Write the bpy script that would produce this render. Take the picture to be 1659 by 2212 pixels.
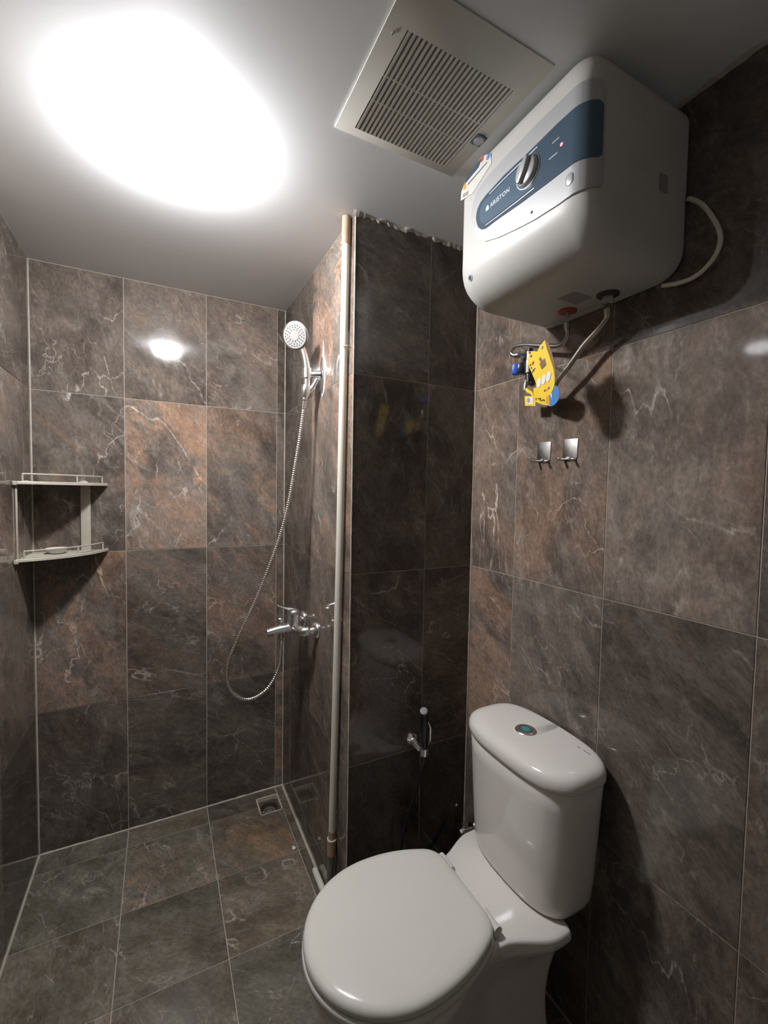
import bpy, bmesh, math, random
from mathutils import Vector, Matrix, Euler

# ------------------------------------------------------------------ camera, world, exposure
for o in list(bpy.data.objects):
    bpy.data.objects.remove(o)
scene = bpy.context.scene
COL = scene.collection
PI = math.pi

FPX = 943.11                         # focal length in pixels of the 1659 px wide frame
YAW, PITCH, ROLL = math.radians(-27.0897), math.radians(-2.6459), math.radians(0.9884)
cam_data = bpy.data.cameras.new('camera')
cam = bpy.data.objects.new('camera', cam_data)
COL.objects.link(cam)
cam_data.sensor_fit = 'HORIZONTAL'
cam_data.sensor_width = 36.0
cam_data.lens = FPX / 1659 * 36.0
cam_data.clip_start = 0.01
fwd = Vector((-math.sin(YAW) * math.cos(PITCH), math.cos(YAW) * math.cos(PITCH), math.sin(PITCH)))
rt = Vector((math.cos(YAW), math.sin(YAW), 0))
up = rt.cross(fwd)
rt2 = rt * math.cos(ROLL) + up * math.sin(ROLL)
up2 = -rt * math.sin(ROLL) + up * math.cos(ROLL)
cam.matrix_world = Matrix(((rt2.x, up2.x, -fwd.x, 0.41944), (rt2.y, up2.y, -fwd.y, -2.00455),
                           (rt2.z, up2.z, -fwd.z, 1.39997), (0, 0, 0, 1)))
scene.camera = cam

world = bpy.data.worlds.new('world')
scene.world = world
world.use_nodes = True
world.node_tree.nodes['Background'].inputs[0].default_value = (1.0, 0.95, 0.88, 1)
world.node_tree.nodes['Background'].inputs[1].default_value = 0.10        # added fill light, let in by an unseen doorway behind the camera

scene.view_settings.view_transform = 'Standard'
scene.view_settings.look = 'None'
scene.view_settings.gamma = 1.0
scene.view_settings.use_curve_mapping = False
scene.view_settings.exposure = 0.42
LAMP_STRENGTH = 290.0
LAMP_COLOR = (0.985, 0.982, 1.0, 1)

# ------------------------------------------------------------------ room measures (metres)
W, D, R, H = 0.9272, 0.7978, 1.3804, 2.2101      # shower width, column depth, right wall, ceiling
YF = -2.62                                        # wall behind the camera
ROWS = [0.0, 0.549, 1.149, 1.7494, H]
XJ = [0.0, 0.2944, 0.5930, 0.8907, 1.1900, R]
YJ = [0.0, -0.1035, -0.4035, -0.7010, -1.0019, -1.3079, -1.6182, -1.92, -2.22, -2.52, YF]

# ------------------------------------------------------------------ material helpers
class NT:
    def __init__(self, m):
        m.use_nodes = True
        self.m = m; self.t = m.node_tree
        self.b = self.t.nodes['Principled BSDF']
    def n(self, kind, **kw):
        nd = self.t.nodes.new(kind)
        for k, v in kw.items():
            setattr(nd, k, v)
        return nd
    def l(self, a, b):
        self.t.links.new(a, b)
    def val(self, sock, v):
        if hasattr(v, 'is_linked') or isinstance(v, bpy.types.NodeSocket):
            self.l(v, sock)
        else:
            sock.default_value = v
    def math(self, op, a, b=0.0, clamp=False):
        nd = self.n('ShaderNodeMath', operation=op, use_clamp=clamp)
        self.val(nd.inputs[0], a); self.val(nd.inputs[1], b)
        return nd.outputs[0]
    def mix(self, f, a, b, blend='MIX'):
        nd = self.n('ShaderNodeMix', data_type='RGBA', blend_type=blend)
        self.val(nd.inputs[0], f); self.val(nd.inputs[6], a); self.val(nd.inputs[7], b)
        return nd.outputs[2]
    def noise(self, vec, scale, detail=4, rough=0.55, dist=0.0):
        nd = self.n('ShaderNodeTexNoise')
        if vec is not None:
            self.l(vec, nd.inputs['Vector'])
        nd.inputs['Scale'].default_value = scale
        nd.inputs['Detail'].default_value = detail
        nd.inputs['Roughness'].default_value = rough
        nd.inputs['Distortion'].default_value = dist
        return nd.outputs[0]
    def ramp(self, f, a, b, lo=0.0, hi=1.0):
        nd = self.n('ShaderNodeMapRange', interpolation_type='SMOOTHSTEP')
        self.val(nd.inputs[0], f)
        nd.inputs[1].default_value = a; nd.inputs[2].default_value = b
        nd.inputs[3].default_value = lo; nd.inputs[4].default_value = hi
        return nd.outputs[0]
    def bump(self, h, strength, distance=0.002):
        nd = self.n('ShaderNodeBump')
        nd.inputs['Strength'].default_value = strength
        nd.inputs['Distance'].default_value = distance
        self.l(h, nd.inputs['Height'])
        self.l(nd.outputs[0], self.b.inputs['Normal'])

def plain(name, col, rough=0.5, metal=0.0, var=0.06, scale=30.0, spec=0.5, coat=0.0, bump=0.0, trans=0.0):
    m = bpy.data.materials.new(name)
    t = NT(m)
    tc = t.n('ShaderNodeTexCoord')
    nz = t.noise(tc.outputs['Object'], scale, 4)
    a = tuple(max(0.0, c * (1 - var)) for c in col) + (1,)
    b = tuple(min(1.0, c * (1 + var)) for c in col) + (1,)
    t.l(t.mix(nz, a, b), t.b.inputs['Base Color'])
    t.b.inputs['Roughness'].default_value = rough
    t.b.inputs['Metallic'].default_value = metal
    t.b.inputs['Specular IOR Level'].default_value = spec
    t.b.inputs['Coat Weight'].default_value = coat
    t.b.inputs['Coat Roughness'].default_value = 0.08
    t.b.inputs['Transmission Weight'].default_value = trans
    if bump:
        t.bump(nz, bump)
    return m

def glow(name, col, strength):
    m = bpy.data.materials.new(name)
    t = NT(m)
    t.b.inputs['Base Color'].default_value = (0.8, 0.8, 0.8, 1)
    t.b.inputs['Emission Color'].default_value = col
    t.b.inputs['Emission Strength'].default_value = strength
    return m

def marble(name, cols, rust_col, vein_col, rough, spec=0.5, haze=0.0):
    """polished dark stone tile: clouded ground, rusty patches, broken pale veins.
    Object Info colour = (rust amount, brightness, vein amount); every tile takes its own piece of the pattern."""
    m = bpy.data.materials.new(name)
    t = NT(m)
    tc = t.n('ShaderNodeTexCoord'); oi = t.n('ShaderNodeObjectInfo')
    sep = t.n('ShaderNodeSeparateColor'); t.l(oi.outputs['Color'], sep.inputs[0])
    rust, bright, vein = sep.outputs[0], sep.outputs[1], sep.outputs[2]
    r = oi.outputs['Random']
    cmb = t.n('ShaderNodeCombineXYZ')
    t.l(t.math('MULTIPLY', r, 37.3), cmb.inputs[0]); t.l(t.math('MULTIPLY', r, 91.7), cmb.inputs[1]); t.l(t.math('MULTIPLY', r, 13.1), cmb.inputs[2])
    rot = t.n('ShaderNodeVectorRotate', rotation_type='Z_AXIS')
    t.l(tc.outputs['Object'], rot.inputs['Vector'])
    t.l(t.math('ADD', t.math('MULTIPLY', r, 1.3), 0.25), rot.inputs['Angle'])
    st = t.n('ShaderNodeVectorMath', operation='MULTIPLY'); t.l(rot.outputs[0], st.inputs[0]); st.inputs[1].default_value = (0.75, 1.25, 1)
    add = t.n('ShaderNodeVectorMath', operation='ADD'); t.l(st.outputs[0], add.inputs[0]); t.l(cmb.outputs[0], add.inputs[1])
    v = add.outputs[0]
    big = t.noise(v, 3.2, 7, 0.62, 0.9)
    mid = t.noise(v, 13.0, 8, 0.7, 0.5)
    fine = t.noise(v, 95.0, 6, 0.75)
    base = t.mix(t.ramp(big, 0.32, 0.68), cols[0], cols[1])
    base = t.mix(t.math('MULTIPLY', t.ramp(mid, 0.42, 0.8), 0.65), base, cols[2])
    smoke = t.math('MULTIPLY', t.ramp(t.noise(v, 5.5, 10, 0.72, 2.2), 0.50, 0.74), t.ramp(t.noise(v, 2.2, 3, 0.5, 0.5), 0.40, 0.62))
    base = t.mix(t.math('MULTIPLY', smoke, t.math('MULTIPLY', vein, 0.55), clamp=True), base, vein_col)
    rm = t.ramp(t.noise(v, 2.6, 6, 0.65, 1.2), 0.40, 0.66)
    rm = t.math('MULTIPLY', rm, t.ramp(mid, 0.25, 0.6, 0.35, 1.0))
    rs = t.math('MULTIPLY', t.ramp(t.math('ABSOLUTE', t.math('SUBTRACT', t.noise(v, 2.1, 6, 0.6, 1.4), 0.5)), 0.0, 0.035, 1.0, 0.0), t.ramp(big, 0.42, 0.60))
    rm = t.math('MAXIMUM', t.math('MULTIPLY', rm, 0.8), rs)
    rm = t.math('MULTIPLY', rm, rust, clamp=True)
    base = t.mix(rm, base, rust_col)
    # veins : thin ridges of warped noise, broken by a mask, in two sizes, plus a crackled web
    def ridge(scale, width, dist, detail):
        nz = t.noise(v, scale, detail, 0.46, dist)
        d = t.math('ABSOLUTE', t.math('SUBTRACT', nz, 0.5))
        return t.ramp(d, 0.0, width, 1.0, 0.0)
    brk = t.ramp(t.noise(v, 5.0, 3, 0.6), 0.47, 0.66)
    brk2 = t.ramp(t.noise(v, 8.5, 3, 0.6), 0.50, 0.68)
    v1 = t.math('MULTIPLY', ridge(2.3, 0.0060, 0.45, 6), brk)
    v2 = t.math('MULTIPLY', ridge(5.0, 0.0095, 0.5, 5), brk2)
    warp = t.n('ShaderNodeTexNoise'); t.l(v, warp.inputs['Vector']); warp.inputs['Scale'].default_value = 9.0; warp.inputs['Detail'].default_value = 5
    wv = t.n('ShaderNodeVectorMath', operation='MULTIPLY_ADD'); t.l(warp.outputs['Color'], wv.inputs[0]); wv.inputs[1].default_value = (0.16, 0.16, 0.16); t.l(v, wv.inputs[2])
    vor = t.n('ShaderNodeTexVoronoi', feature='DISTANCE_TO_EDGE'); t.l(wv.outputs[0], vor.inputs['Vector']); vor.inputs['Scale'].default_value = 7.5
    web = t.math('MULTIPLY', t.ramp(vor.outputs[0], 0.0, 0.020, 1.0, 0.0), t.ramp(t.noise(v, 3.6, 4, 0.6, 0.6), 0.50, 0.66))
    vs = t.math('MAXIMUM', t.math('MULTIPLY', v1, 0.95), t.math('MAXIMUM', t.math('MULTIPLY', v2, 0.6), t.math('MULTIPLY', web, 0.75)))
    vs = t.math('MULTIPLY', vs, t.ramp(fine, 0.25, 0.6, 0.35, 1.0))
    vs = t.math('MULTIPLY', vs, vein, clamp=True)
    vcol = t.mix(rm, vein_col, (vein_col[0] * 1.05, vein_col[1] * 0.78, vein_col[2] * 0.62, 1))
    base = t.mix(vs, base, vcol)
    g = t.math('MULTIPLY', t.ramp(fine, 0.25, 0.75, 0.70, 1.30), t.ramp(t.noise(tc.outputs['Object'], 28.0, 5, 0.65), 0.3, 0.7, 0.90, 1.10))
    k = t.math('MULTIPLY', t.math('MULTIPLY', bright, 2.0), g)
    sc = t.n('ShaderNodeVectorMath', operation='SCALE'); t.l(base, sc.inputs[0]); t.l(k, sc.inputs['Scale'])
    t.l(sc.outputs[0], t.b.inputs['Base Color'])
    t.l(t.ramp(mid, 0.3, 0.75, rough * 0.85, rough * 1.25), t.b.inputs['Roughness'])
    t.b.inputs['Specular IOR Level'].default_value = spec
    return m

M = {}
M['tile'] = marble('wall_tile_stone', [(0.078, 0.065, 0.055, 1), (0.192, 0.161, 0.135, 1), (0.31, 0.262, 0.224, 1)],
                   (0.36, 0.218, 0.145, 1), (0.62, 0.55, 0.48, 1), 0.068, 0.42)
M['floor_tile'] = marble('floor_tile_stone', [(0.076, 0.068, 0.050, 1), (0.158, 0.143, 0.112, 1), (0.25, 0.232, 0.195, 1)],
                         (0.31, 0.185, 0.11, 1), (0.50, 0.465, 0.41, 1), 0.22)
M['grout'] = plain('grout', (0.46, 0.41, 0.345), 0.9, var=0.35, scale=14)
M['grout_pale'] = plain('pale_grout', (0.52, 0.47, 0.39), 0.85, var=0.3, scale=25, bump=0.3)
M['ceiling'] = plain('ceiling_paint', (0.80, 0.815, 0.825), 0.55, var=0.02, scale=5)
M['plaster'] = plain('chipped_plaster', (0.42, 0.39, 0.35), 0.9, var=0.4, scale=60)
M['ceramic'] = plain('white_ceramic', (0.76, 0.72, 0.68), 0.10, var=0.015, scale=4, coat=0.3)
M['seat'] = plain('seat_plastic', (0.70, 0.685, 0.625), 0.14, var=0.015, scale=4)
M['chrome'] = plain('chrome', (0.90, 0.90, 0.90), 0.26, metal=1, var=0.05)
M['dark_metal'] = plain('dark_metal', (0.13, 0.12, 0.11), 0.35, metal=1)
M['spray'] = plain('grey_spray_rubber', (0.33, 0.325, 0.31), 0.45)
M['dull_metal'] = plain('dull_metal', (0.14, 0.14, 0.135), 0.5)
M['steel'] = plain('brushed_steel', (0.55, 0.54, 0.52), 0.32, metal=1, var=0.12, scale=200)
M['hose'] = plain('hose_steel', (0.80, 0.77, 0.71), 0.32, metal=1, var=0.1)
M['braid'] = plain('braided_steel', (0.50, 0.47, 0.42), 0.35, metal=1, var=0.35, scale=260)
M['white_plastic'] = plain('white_plastic', (0.70, 0.69, 0.65), 0.40, var=0.02, spec=0.35)
M['heater_white'] = plain('heater_white_plastic', (0.56, 0.55, 0.52), 0.40, var=0.02, spec=0.35)
M['vent_plastic'] = plain('vent_plastic', (0.62, 0.60, 0.54), 0.5, var=0.06, scale=12)
M['dark'] = plain('dark_cavity', (0.05, 0.048, 0.044), 0.8)
M['vent_backing'] = plain('grey_vent_backing', (0.22, 0.21, 0.18), 0.9, var=0.3)
M['black'] = plain('black_plastic', (0.012, 0.012, 0.013), 0.22)
M['silver'] = plain('silver_paint', (0.44, 0.445, 0.45), 0.42, metal=0.25, var=0.02)
M['blue_panel'] = plain('slate_blue_plastic', (0.062, 0.098, 0.138), 0.2, var=0.03)
M['blue_light'] = plain('light_slate_blue', (0.098, 0.15, 0.205), 0.2, var=0.03)
M['bright'] = plain('bright_print', (0.78, 0.80, 0.82), 0.4, var=0.01)
M['grey_print'] = plain('grey_print', (0.30, 0.30, 0.29), 0.6, var=0.1)
M['dark_print'] = plain('dark_print', (0.05, 0.045, 0.05), 0.6)
M['pipe'] = plain('old_white_pipe', (0.74, 0.71, 0.62), 0.45, var=0.1, scale=6)
M['pipe_joint'] = plain('glued_pipe_joint', (0.42, 0.29, 0.20), 0.6, var=0.25, scale=60)
M['pipe_grey'] = plain('grey_pipe', (0.20, 0.18, 0.155), 0.5, var=0.15)
M['yellow'] = plain('yellow_card', (0.84, 0.58, 0.03), 0.5, var=0.03)
M['blue'] = plain('blue_plastic', (0.02, 0.11, 0.62), 0.35)
M['card_blue'] = plain('blue_card', (0.06, 0.22, 0.52), 0.5)
M['card_orange'] = plain('orange_card', (0.80, 0.33, 0.03), 0.5)
M['card_red'] = plain('red_print', (0.55, 0.05, 0.03), 0.5)
M['card_back'] = plain('brown_card_edge', (0.20, 0.12, 0.06), 0.7)
M['paper'] = plain('white_paper', (0.80, 0.77, 0.70), 0.6, var=0.04)
M['shelf'] = plain('cream_shelf_plastic', (0.50, 0.46, 0.385), 0.4, var=0.14, scale=40)
M['red'] = plain('red_plastic', (0.30, 0.04, 0.03), 0.4)
M['teal'] = plain('teal_button', (0.04, 0.28, 0.34), 0.2)
M['led'] = glow('red_indicator', (1.0, 0.0, 0.05, 1), 1.3)
M['lamp'] = glow('lamp_diffuser_light', LAMP_COLOR, LAMP_STRENGTH)

# ------------------------------------------------------------------ object helpers
def link(name, me, mat=None, parent=None, smooth=None):
    o = bpy.data.objects.new(name, me)
    COL.objects.link(o)
    if mat is not None and not me.materials:
        me.materials.append(M[mat] if isinstance(mat, str) else mat)
    if parent is not None:
        o.parent = parent
    if smooth is not None:
        me.shade_smooth()
        me.set_sharp_from_angle(angle=math.radians(smooth))
    return o

def pyd(name, v, f, mat=None, parent=None, smooth=None):
    me = bpy.data.meshes.new(name)
    me.from_pydata([tuple(p) for p in v], [], f)
    me.validate(); me.update()
    bm = bmesh.new(); bm.from_mesh(me); bmesh.ops.recalc_face_normals(bm, faces=bm.faces); bm.to_mesh(me); bm.free()
    return link(name, me, mat, parent, smooth)

def tag(o, label, cat, group=None):
    o['label'] = label; o['category'] = cat
    if group:
        o['group'] = group
    return o

def thing(name, label, cat, loc=(0, 0, 0), group=None):
    o = bpy.data.objects.new(name, None)
    o.empty_display_size = 0.05
    COL.objects.link(o); o.location = loc
    return tag(o, label, cat, group)

def struct(o, label):
    o['kind'] = 'structure'; o['label'] = label
    return o

def boxes(name, lst, mat, parent=None, bevel=0.0, seg=2, smooth=None, off=(0, 0, 0)):
    """axis-aligned boxes (x0,x1,y0,y1,z0,z1) joined into one part"""
    bm = bmesh.new()
    for x0, x1, y0, y1, z0, z1 in lst:
        b2 = bmesh.new()
        vs = [b2.verts.new((x - off[0], y - off[1], z - off[2])) for x in (x0, x1) for y in (y0, y1) for z in (z0, z1)]
        for q in ((0, 1, 3, 2), (4, 6, 7, 5), (0, 4, 5, 1), (2, 3, 7, 6), (0, 2, 6, 4), (1, 5, 7, 3)):
            b2.faces.new([vs[i] for i in q])
        if bevel:
            bmesh.ops.bevel(b2, geom=list(b2.edges), offset=bevel, segments=seg, affect='EDGES', profile=0.5)
        bmesh.ops.recalc_face_normals(b2, faces=b2.faces)
        tmp = bpy.data.meshes.new('tmp'); b2.to_mesh(tmp); b2.free()
        bm.from_mesh(tmp); bpy.data.meshes.remove(tmp)
    me = bpy.data.meshes.new(name); bm.to_mesh(me); bm.free()
    return link(name, me, mat, parent, smooth if smooth is not None else (40 if bevel else None))

def loft(name, rings, mat, parent=None, caps=(True, True), smooth=40):
    n = len(rings[0]); v = [p for r in rings for p in r]; f = []
    for i in range(len(rings) - 1):
        for j in range(n):
            a, b = i * n + j, i * n + (j + 1) % n
            f.append((a, b, b + n, a + n))
    if caps[0]:
        f.append(tuple(range(n - 1, -1, -1)))
    if caps[1]:
        f.append(tuple(range((len(rings) - 1) * n, len(rings) * n)))
    return pyd(name, v, f, mat, parent, smooth)

def catmull(pts, sub=8):
    P = [Vector(p) for p in pts]; out = []
    for i in range(len(P) - 1):
        p0 = P[i - 1] if i else P[0] * 2 - P[1]
        p1, p2 = P[i], P[i + 1]
        p3 = P[i + 2] if i + 2 < len(P) else P[-1] * 2 - P[-2]
        for k in range(sub):
            t = k / sub
            out.append(0.5 * ((2 * p1) + (-p0 + p2) * t + (2 * p0 - 5 * p1 + 4 * p2 - p3) * t * t + (-p0 + 3 * p1 - 3 * p2 + p3) * t ** 3))
    out.append(P[-1])
    return out

def resample(path, step):
    out = [path[0]]; acc = 0.0
    for a, b in zip(path, path[1:]):
        L = (b - a).length
        if L < 1e-9:
            continue
        d = step - acc
        while d <= L:
            out.append(a.lerp(b, d / L)); d += step
        acc = (acc + L) % step if step else 0
        acc = L - (d - step)
    if (out[-1] - path[-1]).length > step * 0.3:
        out.append(path[-1])
    return out

def tube(name, path, rad, mat, parent=None, n=12, smooth=40, flat=None):
    path = [Vector(p) for p in path]
    rads = rad if isinstance(rad, (list, tuple)) else [rad] * len(path)
    rings = []; nrm = None
    for i, p in enumerate(path):
        d = (path[min(i + 1, len(path) - 1)] - path[max(i - 1, 0)]).normalized()
        if nrm is None:
            nrm = d.orthogonal().normalized()
        nrm = (nrm - d * nrm.dot(d)).normalized()
        bn = d.cross(nrm)
        rings.append([p + (nrm * math.cos(2 * PI * k / n) + bn * math.sin(2 * PI * k / n)) * rads[i] for k in range(n)])
    return loft(name, rings, mat, parent, smooth=smooth)

def axis_mat(origin, axis, upv=(0, 0, 1)):
    z = Vector(axis).normalized(); x = Vector(upv).cross(z)
    if x.length < 1e-4:
        x = Vector((1, 0, 0)).cross(z)
        if x.length < 1e-4:
            x = Vector((0, 1, 0)).cross(z)
    x.normalize(); y = z.cross(x)
    o = Vector(origin)
    return Matrix(((x.x, y.x, z.x, o.x), (x.y, y.y, z.y, o.y), (x.z, y.z, z.z, o.z), (0, 0, 0, 1)))

def lathe(name, prof, origin, axis, mat, parent=None, n=28, smooth=40):
    """profile [(radius, height)] turned round an axis; ends are closed"""
    mx = axis_mat(origin, axis)
    rings = [[mx @ Vector((max(r, 1e-5) * math.cos(2 * PI * k / n), max(r, 1e-5) * math.sin(2 * PI * k / n), h)) for k in range(n)] for r, h in prof]
    return loft(name, rings, mat, parent, smooth=smooth)

def prism(name, poly, mx, t, mat, parent=None, bevel=0.0, smooth=None, seg=2):
    """polygon in the local xy plane of mx, thickness t along local z"""
    bm = bmesh.new()
    a = [bm.verts.new((x, y, 0)) for x, y in poly]
    b = [bm.verts.new((x, y, t)) for x, y in poly]
    n = len(poly)
    bm.faces.new(a[::-1]); bm.faces.new(b)
    for i in range(n):
        bm.faces.new((a[i], a[(i + 1) % n], b[(i + 1) % n], b[i]))
    bmesh.ops.recalc_face_normals(bm, faces=bm.faces)
    if bevel:
        bmesh.ops.bevel(bm, geom=[e for e in bm.edges if all(v.co.z > t * 0.5 for v in e.verts)], offset=bevel, segments=seg, affect='EDGES', profile=0.5)
    bmesh.ops.transform(bm, matrix=mx, verts=bm.verts)
    me = bpy.data.meshes.new(name); bm.to_mesh(me); bm.free()
    return link(name, me, mat, parent, smooth)

def rrect(w, h, r, n=5, cx=0, cy=0):
    out = []
    for sx, sy, a0 in ((1, 1, 0), (-1, 1, 90), (-1, -1, 180), (1, -1, 270)):
        for k in range(n + 1):
            a = math.radians(a0 + 90 * k / n)
            out.append((cx + sx * (w / 2 - r) + r * math.cos(a), cy + sy * (h / 2 - r) + r * math.sin(a)))
    return out

FACE = {'back': Matrix(((1, 0, 0), (0, 0, -1), (0, 1, 0))),       # columns: local x, y, z (outward normal)
        'left': Matrix(((0, 0, 1), (1, 0, 0), (0, 1, 0))),
        'right': Matrix(((0, 0, -1), (-1, 0, 0), (0, 1, 0))),
        'front': Matrix(((-1, 0, 0), (0, 0, 1), (0, 1, 0))),
        'floor': Matrix(((1, 0, 0), (0, 1, 0), (0, 0, 1)))}

def facemx(face, p):
    m = FACE[face].to_4x4(); m.translation = Vector(p)
    return m

# ------------------------------------------------------------------ room shell: slabs of grout with single tiles set on them
TT = 0.0013           # tile stands this much proud of the grout bed
rng = random.Random(11)
tile_meshes = {}
def tile_mesh(w, h, mat):
    key = (round(w, 4), round(h, 4), mat)
    if key not in tile_meshes:
        c = 0.0005; v = []
        for dx, dz in ((0, 0.0), (0, TT - c), (c, TT)):
            a, b = w / 2 - dx, h / 2 - dx
            v += [(-a, -b, dz), (a, -b, dz), (a, b, dz), (-a, b, dz)]
        f = [(8, 9, 10, 11)]
        for r_ in (0, 4):
            for i in range(4):
                j = (i + 1) % 4
                f.append((r_ + i, r_ + j, r_ + 4 + j, r_ + 4 + i))
        me = bpy.data.meshes.new('tile'); me.from_pydata(v, [], f); me.update(); me.materials.append(M[mat])
        tile_meshes[key] = me
    return tile_meshes[key]

def put_tile(parent, face, c, w, h, look, mat='tile'):
    """centre c on the finished wall plane"""
    o = bpy.data.objects.new('tile', tile_mesh(w, h, mat))
    COL.objects.link(o)
    nrm = FACE[face].col[2]
    o.matrix_world = facemx(face, Vector(c) - nrm * TT)
    o.parent = parent
    o.color = (look[0], look[1], look[2], 1)
    return o

G = 0.0023            # joint width
def look_for(face, ci, ri):
    L = LOOKS.get((face, ci, ri))
    if L:
        return L
    return (rng.uniform(0.0, 0.35), rng.uniform(0.42, 0.56), rng.uniform(0.5, 0.95))

LOOKS = {
    ('back', 0, 3): (0.1, 0.46, 1.0), ('back', 1, 3): (0.2, 0.48, 0.8), ('back', 2, 3): (0.3, 0.52, 0.8), ('back', 3, 3): (0.1, 0.36, 0.5),
    ('back', 0, 2): (0.35, 0.42, 1.0), ('back', 1, 2): (1.0, 0.66, 0.9), ('back', 2, 2): (0.65, 0.52, 1.0), ('back', 3, 2): (0.2, 0.40, 0.6),
    ('back', 0, 1): (0.75, 0.52, 1.0), ('back', 1, 1): (0.35, 0.42, 0.7), ('back', 2, 1): (0.65, 0.40, 1.0), ('back', 3, 1): (0.4, 0.42, 0.6),
    ('back', 0, 0): (0.1, 0.36, 0.8), ('back', 1, 0): (0.1, 0.36, 0.8), ('back', 2, 0): (0.1, 0.34, 0.8), ('back', 3, 0): (1.0, 0.55, 0.6),
    ('column', 0, 3): (0.1, 0.34, 0.5), ('column', 1, 3): (0.1, 0.36, 0.5), ('column', 2, 3): (1.0, 0.66, 0.8), ('column', 3, 3): (0.2, 0.5, 0.3),
    ('column', 0, 2): (0.1, 0.38, 0.5), ('column', 1, 2): (0.1, 0.38, 0.5), ('column', 2, 2): (0.55, 0.60, 0.8), ('column', 3, 2): (0.7, 0.5, 0.5),
    ('column', 0, 1): (0.15, 0.36, 0.5), ('column', 1, 1): (0.15, 0.38, 0.5), ('column', 2, 1): (0.5, 0.52, 0.5), ('column', 3, 1): (0.3, 0.5, 0.5),
    ('column', 0, 0): (0.1, 0.32, 0.4), ('column', 1, 0): (0.1, 0.34, 0.4), ('column', 2, 0): (0.2, 0.40, 0.4), ('column', 3, 0): (0.2, 0.45, 0.4),
    ('face', 0, 3): (0.05, 0.281, 0.35), ('face', 1, 3): (0.05, 0.265, 0.4), ('face', 0, 2): (0.15, 0.265, 0.4), ('face', 1, 2): (0.15, 0.265, 0.5),  # column face tiles: shade put into their lowered brightness
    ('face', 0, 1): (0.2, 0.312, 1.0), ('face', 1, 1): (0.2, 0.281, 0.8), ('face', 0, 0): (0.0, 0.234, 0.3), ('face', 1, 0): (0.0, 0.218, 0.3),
    ('right', 0, 3): (0.55, 0.50, 0.5), ('right', 1, 3): (0.35, 0.48, 0.5), ('right', 2, 3): (0.05, 0.42, 0.4), ('right', 3, 3): (0.05, 0.42, 0.4),
    ('right', 0, 2): (0.40, 0.56, 1.0), ('right', 1, 2): (0.75, 0.52, 0.9), ('right', 2, 2): (0.28, 0.62, 0.55), ('right', 3, 2): (0.0, 0.36, 0.4),
    ('right', 0, 1): (0.85, 0.56, 1.0), ('right', 1, 1): (0.15, 0.50, 0.7), ('right', 2, 1): (0.1, 0.38, 0.55), ('right', 3, 1): (0.3, 0.42, 0.5),
    ('right', 0, 0): (0.2, 0.45, 0.4), ('right', 1, 0): (0.2, 0.45, 0.4), ('right', 2, 0): (0.3, 0.50, 0.5), ('right', 3, 0): (0.3, 0.48, 0.5),
    ('left', 0, 3): (0.1, 0.42, 0.3), ('left', 1, 3): (0.2, 0.46, 0.5), ('left', 0, 2): (0.2, 0.5, 0.5), ('left', 1, 2): (0.35, 0.56, 0.6),
    ('left', 0, 1): (0.2, 0.46, 0.4), ('left', 1, 1): (0.2, 0.50, 0.5), ('left', 0, 0): (0.1, 0.38, 0.3), ('left', 1, 0): (0.1, 0.38, 0.3),
}

def tile_wall(parent, face, key, us, mk):
    """us = joint positions along the wall, mk(u, z) = point on the finished plane"""
    for ci in range(len(us) - 1):
        for ri in range(4):
            u0, u1 = us[ci], us[ci + 1]
            z0, z1 = ROWS[ri], ROWS[ri + 1]
            w = abs(u1 - u0) - G
            if ri == 0: z0 += 0.002
            if ri == 3: z1 -= 0.001
            h = z1 - z0 - G
            put_tile(parent, face, mk((u0 + u1) / 2, (z0 + z1) / 2), w, h, look_for(key, ci, ri))

floor = boxes('floor', [(-0.1, 0.794, YF - 0.1, 0.1, -0.08, -TT), (0.889, R + 0.1, YF - 0.1, 0.1, -0.08, -TT),
                        (0.794, 0.889, -0.05, 0.1, -0.08, -TT), (0.794, 0.889, YF - 0.1, -0.161, -0.08, -TT),
                        (0.794, 0.889, -0.161, -0.05, -0.08, -0.045)], 'grout')
struct(floor, 'dark stone tiled bathroom floor with pale grout')
ceiling = boxes('ceiling', [(-0.1, R + 0.1, YF - 0.1, 0.1, H, H + 0.08)], 'ceiling')
struct(ceiling, 'smooth white painted ceiling')
wall_back = boxes('wall_back', [(-0.1, W + 0.1, TT, 0.1, 0, H)], 'grout')
struct(wall_back, 'dark stone tiled wall at the back of the shower')
wall_left = boxes('wall_left', [(-0.1, -TT, YF, 0.1, 0, H)], 'grout')
struct(wall_left, 'dark stone tiled wall on the left of the shower')
wall_right = boxes('wall_right', [(R + TT, R + 0.1, YF, -D + 0.02, 0, H)], 'grout')
struct(wall_right, 'dark stone tiled wall behind the toilet')
wall_column = boxes('wall_column', [(W + TT, R + 0.1, -D + TT, 0.1, 0, H)], 'grout')
struct(wall_column, 'tiled boxed column between shower and toilet')
DW0, DW1, DWH = 0.2944, 1.1900, 2.05  # unseen doorway, added so the world light can fill the shadows
wall_front = boxes('wall_front', [(-0.1, DW0 - 0.03, YF - 0.1, YF - TT, 0, H), (DW1 + 0.03, R + 0.1, YF - 0.1, YF - TT, 0, H), (DW0 - 0.03, DW1 + 0.03, YF - 0.1, YF - TT, DWH + 0.03, H)], 'grout')
struct(wall_front, 'tiled wall behind the camera')

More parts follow.
